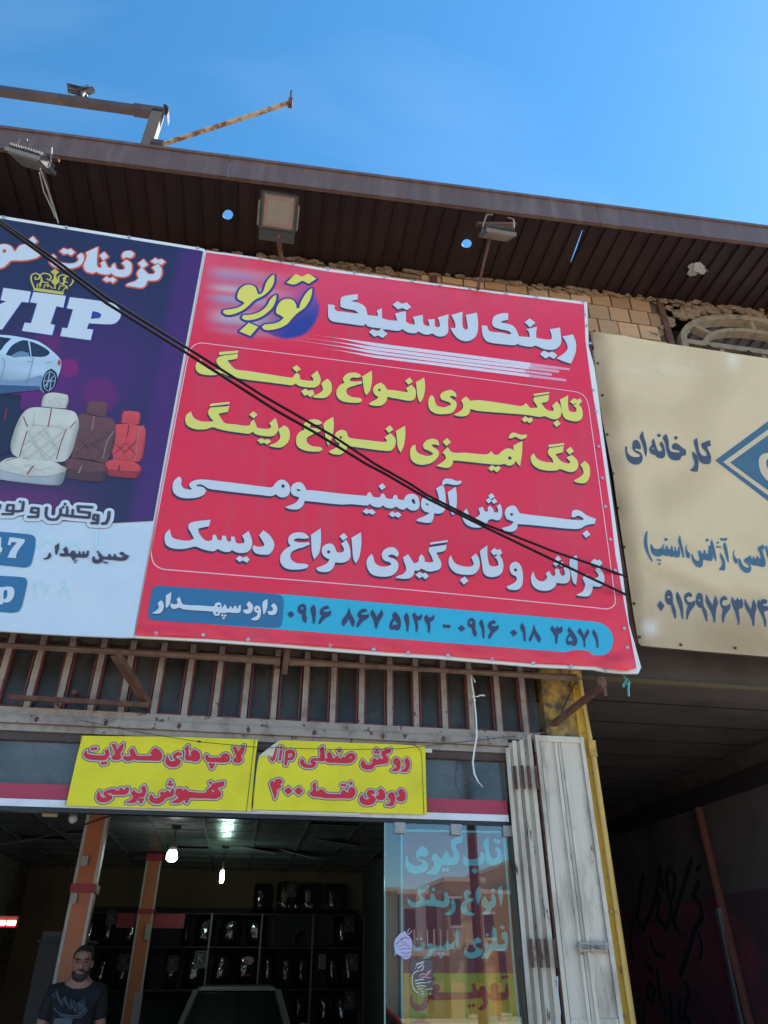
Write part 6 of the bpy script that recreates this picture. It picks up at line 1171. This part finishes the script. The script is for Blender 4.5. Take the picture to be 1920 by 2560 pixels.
# ================================================================== cars (one in the shop, one across the road that the door mirrors)
def car(label, loc, rz, paint, name='parked_car', tint=(.01, .011, .012), sc=1):
    r = thing(name, label, 'car', loc, (0, 0, rz)); r.scale = (sc, sc, sc)
    rubber = mat('tyre_rubber', (.02, .02, .02), .8); rim_m = mat('alloy_rim', (.45, .46, .48), .3, .8); gl = mat('car_window_%d' % int(tint[0]*1000), tint, .05, spec=.9)
    # lengthwise stations: x, half width, floor, shoulder height
    st = [(-2.15, .62, .38, .62), (-2.05, .76, .28, .80), (-1.4, .84, .22, .90), (-.5, .87, .22, .93), (.6, .87, .22, .93), (1.4, .84, .22, .90), (2.0, .76, .28, .84), (2.15, .66, .38, .66)]
    bm = NB(); rings = []
    for x, w_, z0, z1 in st:
        m_ = (z0+z1)/2
        rings.append([bm.verts.new((x, y, z)) for y, z in ((-w_*.9, z0), (-w_, m_-.1), (-w_*.99, m_+.1), (-w_*.90, z1), (w_*.90, z1), (w_*.99, m_+.1), (w_, m_-.1), (w_*.9, z0))])
    for a, b in zip(rings, rings[1:]):
        for k in range(8): bm.faces.new((a[k], a[(k+1) % 8], b[(k+1) % 8], b[k]))
    bm.faces.new(rings[0][::-1]); bm.faces.new(rings[-1]); bmesh.ops.recalc_face_normals(bm, faces=bm.faces); obj('body', bm, paint, r, world=False, bevel=.03)
    low = [(-1.25, -.70, .885), (-1.25, .70, .885), (1.55, .70, .885), (1.55, -.70, .885)]; top = [(-.55, -.53, 1.38), (-.55, .53, 1.38), (.95, .53, 1.38), (.95, -.53, 1.38)]
    bm = NB(); tv = [bm.verts.new(p) for p in top]; mid = [bm.verts.new((x*.98+.004, y*.9, 1.425)) for x, y, z in top]
    for i in range(4): bm.faces.new((tv[i], tv[(i+1) % 4], mid[(i+1) % 4], mid[i]))
    bm.faces.new(mid); bm.faces.new(tv[::-1]); bmesh.ops.recalc_face_normals(bm, faces=bm.faces); obj('roof', bm, paint, r, world=False, bevel=.015)
    for a, b, w_ in [(low[i], (top[i][0], top[i][1], 1.379), .07) for i in range(4)]+[((.2, s*.72, .88), (.2, s*.545, 1.379), .055) for s in (-1, 1)]:
        bm = NB(); bar(bm, a, b, w_, .045); obj('window_pillar', bm, paint, r, world=False)
    for i, nm in enumerate(('windshield', 'side_window', 'rear_window', 'side_window')):
        bm = NB(); q = [Vector(low[i]), Vector(low[(i+1) % 4]), Vector(top[(i+1) % 4]), Vector(top[i])]; bm.faces.new([bm.verts.new(p*.985+Vector((.004, 0, .012))) for p in q]); obj(nm, bm, gl, r, world=False)
    for x in (-1.32, 1.30):
        for s in (-1, 1):
            bm = NB(); lathe(bm, [(.20, -.09), (.30, -.085), (.315, -.05), (.315, .05), (.30, .085), (.20, .09)], (x, s*.78, .315), (0, 1, 0), 24); o = obj('wheel', bm, rubber, r, world=False)
            bm = NB(); lathe(bm, [(.195, 0), (.19, .012), (.06, .03), (.001, .03)], (x, s*.86, .315), (0, s, 0), 20); obj('rim', bm, rim_m, o, world=False)
    for s in (-1, 1):
        bm = NB(); ball(bm, (-2.06, s*.58, .66), .12, 2, 0, (.5, 1.2, .6)); obj('headlight', bm, mat('headlight_lens', (.6, .62, .64), .1), r, world=False)
        bm = NB(); box(bm, (2.04, s*.60-.12, .66), (2.12, s*.60+.12, .78)); obj('tail_light', bm, mat('red_lens', (.30, .02, .02), .3), r, world=False)
        bm = NB(); ball(bm, (-.85, s*.86, .98), .10, 2, 0, (.5, 1, .7)); obj('side_mirror', bm, paint, r, world=False)
    return r
grey_car = mat('dusty_grey_car_paint', (.20, .20, .205), .4, .1)
c = at_y(600, 2466, 6.6)
car('grey car parked inside the shop, facing out, its roof just in view', (c.x-.03, 7.15, c.z-1.43), math.pi/2, grey_car)
red_car = mat('red_car_paint', (.55, .012, .02), .25)
car('red car across the road, mirrored in the glass door', (1.35, -10.2, -.12), 0, red_car, tint=(.02, .03, .025))
# ================================================================== the man
skin = mat('skin', (.34, .17, .12), .55); hair = mat('black_hair', (.012, .010, .010), .7); tee = mat('black_tshirt', (.012, .012, .015), .85, bump=.2, bscale=14); jean = mat('dark_trousers', (.03, .035, .05), .9); shoe = mat('black_shoes', (.015, .015, .015), .5)
MY = 1.5
hc = at_y(206, 2409, MY); MNX = hc.x
man = thing('person', 'man with short dark hair, a beard and a black lettered T-shirt in the doorway', 'person', (MNX, MY, 0), (0, 0, .12))
H = hc.z   # centre of the head
def skinned(name, verts, edges, rad, m, parent, sub=2):
    me = bpy.data.meshes.new(name); me.from_pydata([Vector(v) for v in verts], edges, []); o = bpy.data.objects.new(name, me); COL.objects.link(o)
    md = o.modifiers.new('s', 'SKIN'); me.skin_vertices[0] if me.skin_vertices else None
    for i, sv in enumerate(me.skin_vertices[0].data): sv.radius = rad[i] if isinstance(rad[i], tuple) else (rad[i], rad[i]); sv.use_root = (i == 0)
    md.use_smooth_shade = True
    s = o.modifiers.new('d', 'SUBSURF'); s.levels = s.render_levels = sub
    dg = bpy.context.evaluated_depsgraph_get(); nm = bpy.data.meshes.new_from_object(o.evaluated_get(dg)); bpy.data.objects.remove(o)
    return nm
def join(meshes, name, m, parent, vox=0):
    bm = NB()
    for q in meshes: bm.from_mesh(q)
    o = obj(name, bm, m, parent, world=False, smooth=True)
    if vox:
        md = o.modifiers.new('r', 'REMESH'); md.mode = 'VOXEL'; md.voxel_size = vox; md.use_smooth_shade = True
        sm = o.modifiers.new('sm', 'SMOOTH'); sm.iterations = 3; sm.factor = .4
        dg = bpy.context.evaluated_depsgraph_get(); nm = bpy.data.meshes.new_from_object(o.evaluated_get(dg)); old = o.data; o.modifiers.clear(); o.data = nm; nm.materials.clear(); nm.materials.append(m)
        for p in nm.polygons: p.use_smooth = True
    return o
k = H/1.565   # body scale
vz = lambda *p: (p[0]*k, p[1]*k, p[2]*k)
arm = lambda s: [vz(s*.145, 0, 1.395), vz(s*.195, .02, 1.17), vz(s*.195, -.10, .96), vz(s*.185, -.14, .90)]
V_ = [vz(0, 0, .95), vz(0, 0, 1.10), vz(0, -.01, 1.28), vz(0, 0, 1.42), vz(0, -.005, 1.50), vz(0, -.01, 1.56)]
E_ = [(0, 1), (1, 2), (2, 3), (3, 4), (4, 5)]; R_ = [(.13, .10), (.125, .10), (.135, .105), (.09, .075), .052, .052]
for s in (-1, 1):
    i = len(V_); V_ += arm(s); E_ += [(3, i), (i, i+1), (i+1, i+2), (i+2, i+3)]; R_ += [.05, .042, .034, .027]
for s in (-1, 1):
    i = len(V_); V_ += [vz(s*.095, 0, .86), vz(s*.10, -.01, .48), vz(s*.10, .02, .09), vz(s*.11, -.12, .04)]; E_ += [(0, i), (i, i+1), (i+1, i+2), (i+2, i+3)]; R_ += [.085, .056, .042, .036]
R_ = [tuple(q*k for q in x) if isinstance(x, tuple) else x*k for x in R_]
parts = [skinned('b', V_, E_, R_, skin, man)]
# head: skull, jaw, nose, ears
bm = NB(); HC = Vector((0, -.025*k, H))
ball(bm, HC+Vector((0, .012, .025)), .098, 3, 0, (.80, .98, 1.0)); ball(bm, HC+Vector((0, -.02, -.05)), .080, 3, 0, (.80, .90, .98)); ball(bm, HC+Vector((0, -.05, -.095)), .040, 2, 0, (.95, .8, .7))
ball(bm, HC+Vector((0, -.100, -.012)), .019, 2, 0, (.85, 1.1, 1.6)); ball(bm, HC+Vector((0, -.108, -.030)), .018, 2, 0, (1.1, .9, .8))
for s in (-1, 1):
    ball(bm, HC+Vector((s*.082, .015, -.005)), .028, 2, 0, (.35, .7, 1.15)); ball(bm, HC+Vector((s*.036, -.083, .012)), .02, 2, 0, (1.3, .6, .5))
SHR = Matrix.Translation(HC) @ Matrix.Scale(.86, 4) @ Matrix.Translation(-HC); bm.transform(SHR)
me = bpy.data.meshes.new('h'); bm.to_mesh(me); bm.free(); parts.append(me)
# hands: palm, four fingers and a thumb each
for s in (-1, 1):
    w0 = Vector(arm(s)[3]); d = Vector((-s*.15, -.55, -.75)).normalized(); side = Vector((1, 0, 0)); side = (side-d*side.dot(d)).normalized()
    bm = NB(); pc = w0+d*.045*k
    for t_ in range(5): ball(bm, w0+d*(.012+.018*t_)*k, .030*k, 1, 0, (1.15, .8, 1))
    me = bpy.data.meshes.new('p'); bm.to_mesh(me); bm.free(); parts.append(me)
    for q, ln in enumerate((.070, .080, .075, .058)):
        b0 = w0+d*.085*k+side*(q-1.5)*.019*k; cur = Vector((0, .35, -.25)); p1 = b0+d*ln*.45*k; p2 = p1+(d+cur*.5).normalized()*ln*.33*k; p3 = p2+(d+cur).normalized()*ln*.25*k
        parts.append(skinned('f', [b0-d*.02*k, p1, p2, p3], [(0, 1), (1, 2), (2, 3)], [.0095*k, .009*k, .0082*k, .007*k], skin, man, 1))
    b0 = w0+d*.03*k-side*s*.028*k; p1 = b0+(d*.6-side*s*.8).normalized()*.035*k; p2 = p1+(d-side*s*.2).normalized()*.032*k
    parts.append(skinned('f', [b0, p1, p2], [(0, 1), (1, 2)], [.012*k, .0105*k, .0085*k], skin, man, 1))
join(parts, 'body', skin, man, .0075)
# T-shirt, trousers, shoes, hair, beard, brows
TV = [vz(0, 0, .90), vz(0, 0, 1.10), vz(0, -.01, 1.28), vz(0, 0, 1.415), vz(0, -.003, 1.475)]; TE = [(0, 1), (1, 2), (2, 3), (3, 4)]; TRr = [(.155, .125), (.148, .122), (.155, .128), (.118, .098), (.068, .068)]
for s in (-1, 1):
    i = len(TV); a = arm(s); TV += [a[0], tuple(Vector(a[0]).lerp(Vector(a[1]), .75))]; TE += [(3, i), (i, i+1)]; TRr += [.068, .058]
tm = skinned('t', TV, TE, [tuple(q*k for q in x) if isinstance(x, tuple) else x*k for x in TRr], tee, man); join([tm], 'tshirt', tee, man)
JV = [vz(0, 0, .93)]; JE = []; JR = [(.165, .125)]
for s in (-1, 1):
    i = len(JV); JV += [vz(s*.098, 0, .84), vz(s*.10, -.01, .48), vz(s*.10, .02, .07)]; JE += [(0, i), (i, i+1), (i+1, i+2)]; JR += [.10, .075, .068]
join([skinned('j', JV, JE, [tuple(q*k for q in x) if isinstance(x, tuple) else x*k for x in JR], jean, man)], 'trousers', jean, man)
for s in (-1, 1):
    bm = NB(); ball(bm, (s*.105*k, -.07*k, .042), .06*k, 3, 0, (.75, 2.1, .7)); obj('shoe', bm, shoe, man, world=False, smooth=True)
bm = NB(); ball(bm, HC+Vector((0, .022, .042)), .1015, 3, .10, (.83, .97, .96))
for v in list(bm.verts):
    p = v.co-HC
    if (p.y < -.035 and p.z < .072) or p.z < -.055 or (p.y < .02 and p.z < -.005): v.co = HC+Vector((0, .03, .04))+(v.co-HC-Vector((0, .03, .04)))*.80
bm.transform(SHR); obj('hair', bm, hair, man, world=False, smooth=True)
bm = NB(); ball(bm, HC+Vector((0, -.030, -.070)), .0805, 3, .06, (.84, .86, .80))
for v in list(bm.verts):
    p = v.co-HC
    if p.z > -.052 or (abs(p.x) < .028 and p.z > -.078 and p.y < -.07 and p.z < -.064): v.co = HC+Vector((0, -.02, -.06))+(v.co-HC-Vector((0, -.02, -.06)))*.78
bm.transform(SHR); obj('beard', bm, mat('short_beard', (.035, .024, .02), .8), man, world=False, smooth=True)
bm = NB(); tube(bm, [HC+Vector((-.032, -.098, -.046)), HC+Vector((0, -.113, -.042)), HC+Vector((.032, -.098, -.046))], [.005, .008, .005], 6); bm.transform(SHR); obj('moustache', bm, hair, man, world=False)
for s in (-1, 1):
    bm = NB(); tube(bm, [HC+Vector((s*.014, -.098, .028)), HC+Vector((s*.036, -.098, .034)), HC+Vector((s*.058, -.082, .026))], [.006, .007, .004], 6); bm.transform(SHR); obj('eyebrow', bm, hair, man, world=False)
    bm = NB(); ball(bm, HC+Vector((s*.035, -.0925, .010)), .0085, 2, 0, (1.4, .6, .7)); bm.transform(SHR); obj('eye', bm, mat('dark_eye', (.015, .012, .01), .2), man, world=False)
bm = NB(); ball(bm, HC+Vector((0, -.101, -.0665)), .012, 2, 0, (1.7, .6, .5)); bm.transform(SHR); obj('lips', bm, mat('lips', (.30, .12, .10), .5), man, world=False)
# script lettering across the shirt
sw = lambda px, py: man_local(px, py)
MI = wm(man).inverted()
def man_local(px, py, dy=0): P = at_y(px, py, MY-.155*k-dy); return MI @ P
bm = NB()
ls = [((132, 2490), (140, 2478), (148, 2500), (152, 2512), (160, 2495), (166, 2510)), ((150, 2505), (162, 2490), (170, 2515), (176, 2498), (182, 2520)), ((172, 2520), (184, 2500), (190, 2522), (196, 2504)), ((186, 2528), (200, 2506), (198, 2535), (206, 2512)), ((196, 2510), (212, 2494), (206, 2515), (210, 2528), (216, 2518)), ((134, 2520), (150, 2535), (175, 2540), (200, 2538), (214, 2522))]
for q in ls: tube(bm, [man_local(*p) for p in q], .006*k, 6)
for q in ls: tube(bm, [man_local(p[0]+3, p[1]+5) for p in q], .004*k, 6)
obj('shirt_lettering', bm, mat('grey_shirt_print', (.075, .085, .115), .8), man, world=False)
bm = NB(); box(bm, tuple(man_local(128, 2585)), tuple(Vector(man_local(182, 2545))+Vector((0, .012, 0)))); obj('shirt_panel', bm, mat('pale_shirt_print', (.09, .095, .12), .8), man, world=False)
# ================================================================== the far side of the street (seen mirrored in the door and the transom glass)
plas = mat('cream_plaster', (.62, .45, .26), .9, dirt=(.50, .35, .2), dscale=.7); plas2 = mat('pale_stone', (.70, .60, .48), .9, dirt=(.5, .42, .33), dscale=.8); dkw = mat('dark_window_opening', (.05, .04, .04), .3); brn = mat('brown_render', (.28, .15, .10), .9)
rx = lambda px, Y: at_y(px, 2300, Y).x
def house(label, x0, x1, y0, h, wallm, wins, depth=8, para=.35, pil=()):
    r = thing('house', label, 'house', ((x0+x1)/2, -y0, 0))
    bm = NB(); box(bm, (x0, -y0-depth, -.12), (x1, -y0, h)); obj('wall', bm, wallm, r)
    bm = NB(); box(bm, (x0-.15, -y0-depth-.1, h+.002), (x1+.15, -y0+.18, h+.18)); obj('roof', bm, plas2, r)
    for (a, b, z0, z1) in wins:
        bm = NB(); box(bm, (a, -y0+.004, z0), (b, -y0+.03, z1)); w_ = obj('window', bm, dkw, r)
        bm = NB(); box(bm, (a-.08, -y0+.005, z1), (b+.08, -y0+.10, z1+.1)); box(bm, (a-.08, -y0+.005, z0-.1), (b+.08, -y0+.12, z0)); obj('frame', bm, plas2, w_)
    for x in pil:
        bm = NB(); box(bm, (x-.2, -y0+.005, 0), (x+.2, -y0+.35, h)); obj('pilaster', bm, plas2, r)
    return r
YH = 30
def X(px): return rx(px, YH)
house('cream house with dark upstairs balcony openings across the road', X(1000), X(1108), YH, 4.3, plas2, [(X(1012), X(1046), 2.55, 3.75), (X(1052), X(1092), 2.45, 3.9), (X(1058), X(1080), .0, 1.7)], pil=(X(1049),))
house('tall pale house with a brown door across the road', X(1109), X(1196), YH-.8, 4.75, plas, [(X(1116), X(1140), 3.1, 4.1), (X(1150), X(1170), .0, 2.4), (X(1176), X(1190), 2.6, 3.8)])
house('ochre house with one wide window across the road', X(1197), X(1290), YH+.4, 4.4, mat('ochre_plaster', (.66, .42, .17), .9, dirt=(.5, .3, .13), dscale=.6), [(X(1214), X(1240), 2.7, 3.6), (X(1247), X(1264), .0, 2.2)])
bm = NB(); box(bm, (X(1004), -YH+.01, 2.0), (X(1106), -YH+1.0, 2.25)); [box(bm, (X(1006)+i*.28, -YH+.92, 2.251), (X(1006)+i*.28+.05, -YH+.98, 2.95)) for i in range(11)]; tag(obj('balcony', bm, plas2), 'pale balcony with a slim railing on the house across the road', 'balcony')
house('long sunlit pale wall house across the road', -24, X(998), YH+.2, 4.4, plas2, [(-20+i*4, -18.4+i*4, 1.2, 2.8) for i in range(8)])
house('brown rendered house farther along the road', X(1292), X(1292)+16, YH+.2, 5.6, plas, [(X(1292)+2+i*4, X(1292)+3.6+i*4, 1.2, 2.8) for i in range(3)])
bm = NB(); n = 60
hv = [[bm.verts.new((-160+i*6, -120-j*14, -1+(13*math.exp(-((i-33.5)/5.5)**2)+4*math.exp(-((i-46)/6)**2)+4.5)*math.sin(min(1, j/5)*math.pi/2)*(.9+.12*noise.noise(Vector((i*.4, j*.5, 1)))))) for i in range(n)] for j in range(8)]
for j in range(7):
    for i in range(n-1): bm.faces.new((hv[j][i], hv[j][i+1], hv[j+1][i+1], hv[j+1][i]))
tag(obj('hill', bm, mat('bare_brown_hill', (.30, .17, .10), .95, dirt=(.22, .13, .09), dscale=.05), smooth=True), kind='structure')
UP = thing('utility_pole', 'rusty utility pole with wires across the road', 'pole', (at_y(1195, 2300, 12).x, -12, 0))
bm = NB(); x = at_y(1195, 2300, 12).x; tube(bm, [(x, -12, -.1), (x-.05, -12, 9)], .11, 10); obj('shaft', bm, rust, UP)
bm = NB()
for z in (6.4, 6.9, 7.5):
    tube(bm, [(-30, -12.5, z+.6), (x-10, -12.2, z-.1), (x, -12, z)], .012, 5); tube(bm, [(x, -12, z), (x+10, -12.2, z-.1), (x+30, -12.5, z+.5)], .012, 5)
obj('wire', bm, black_plastic, UP)
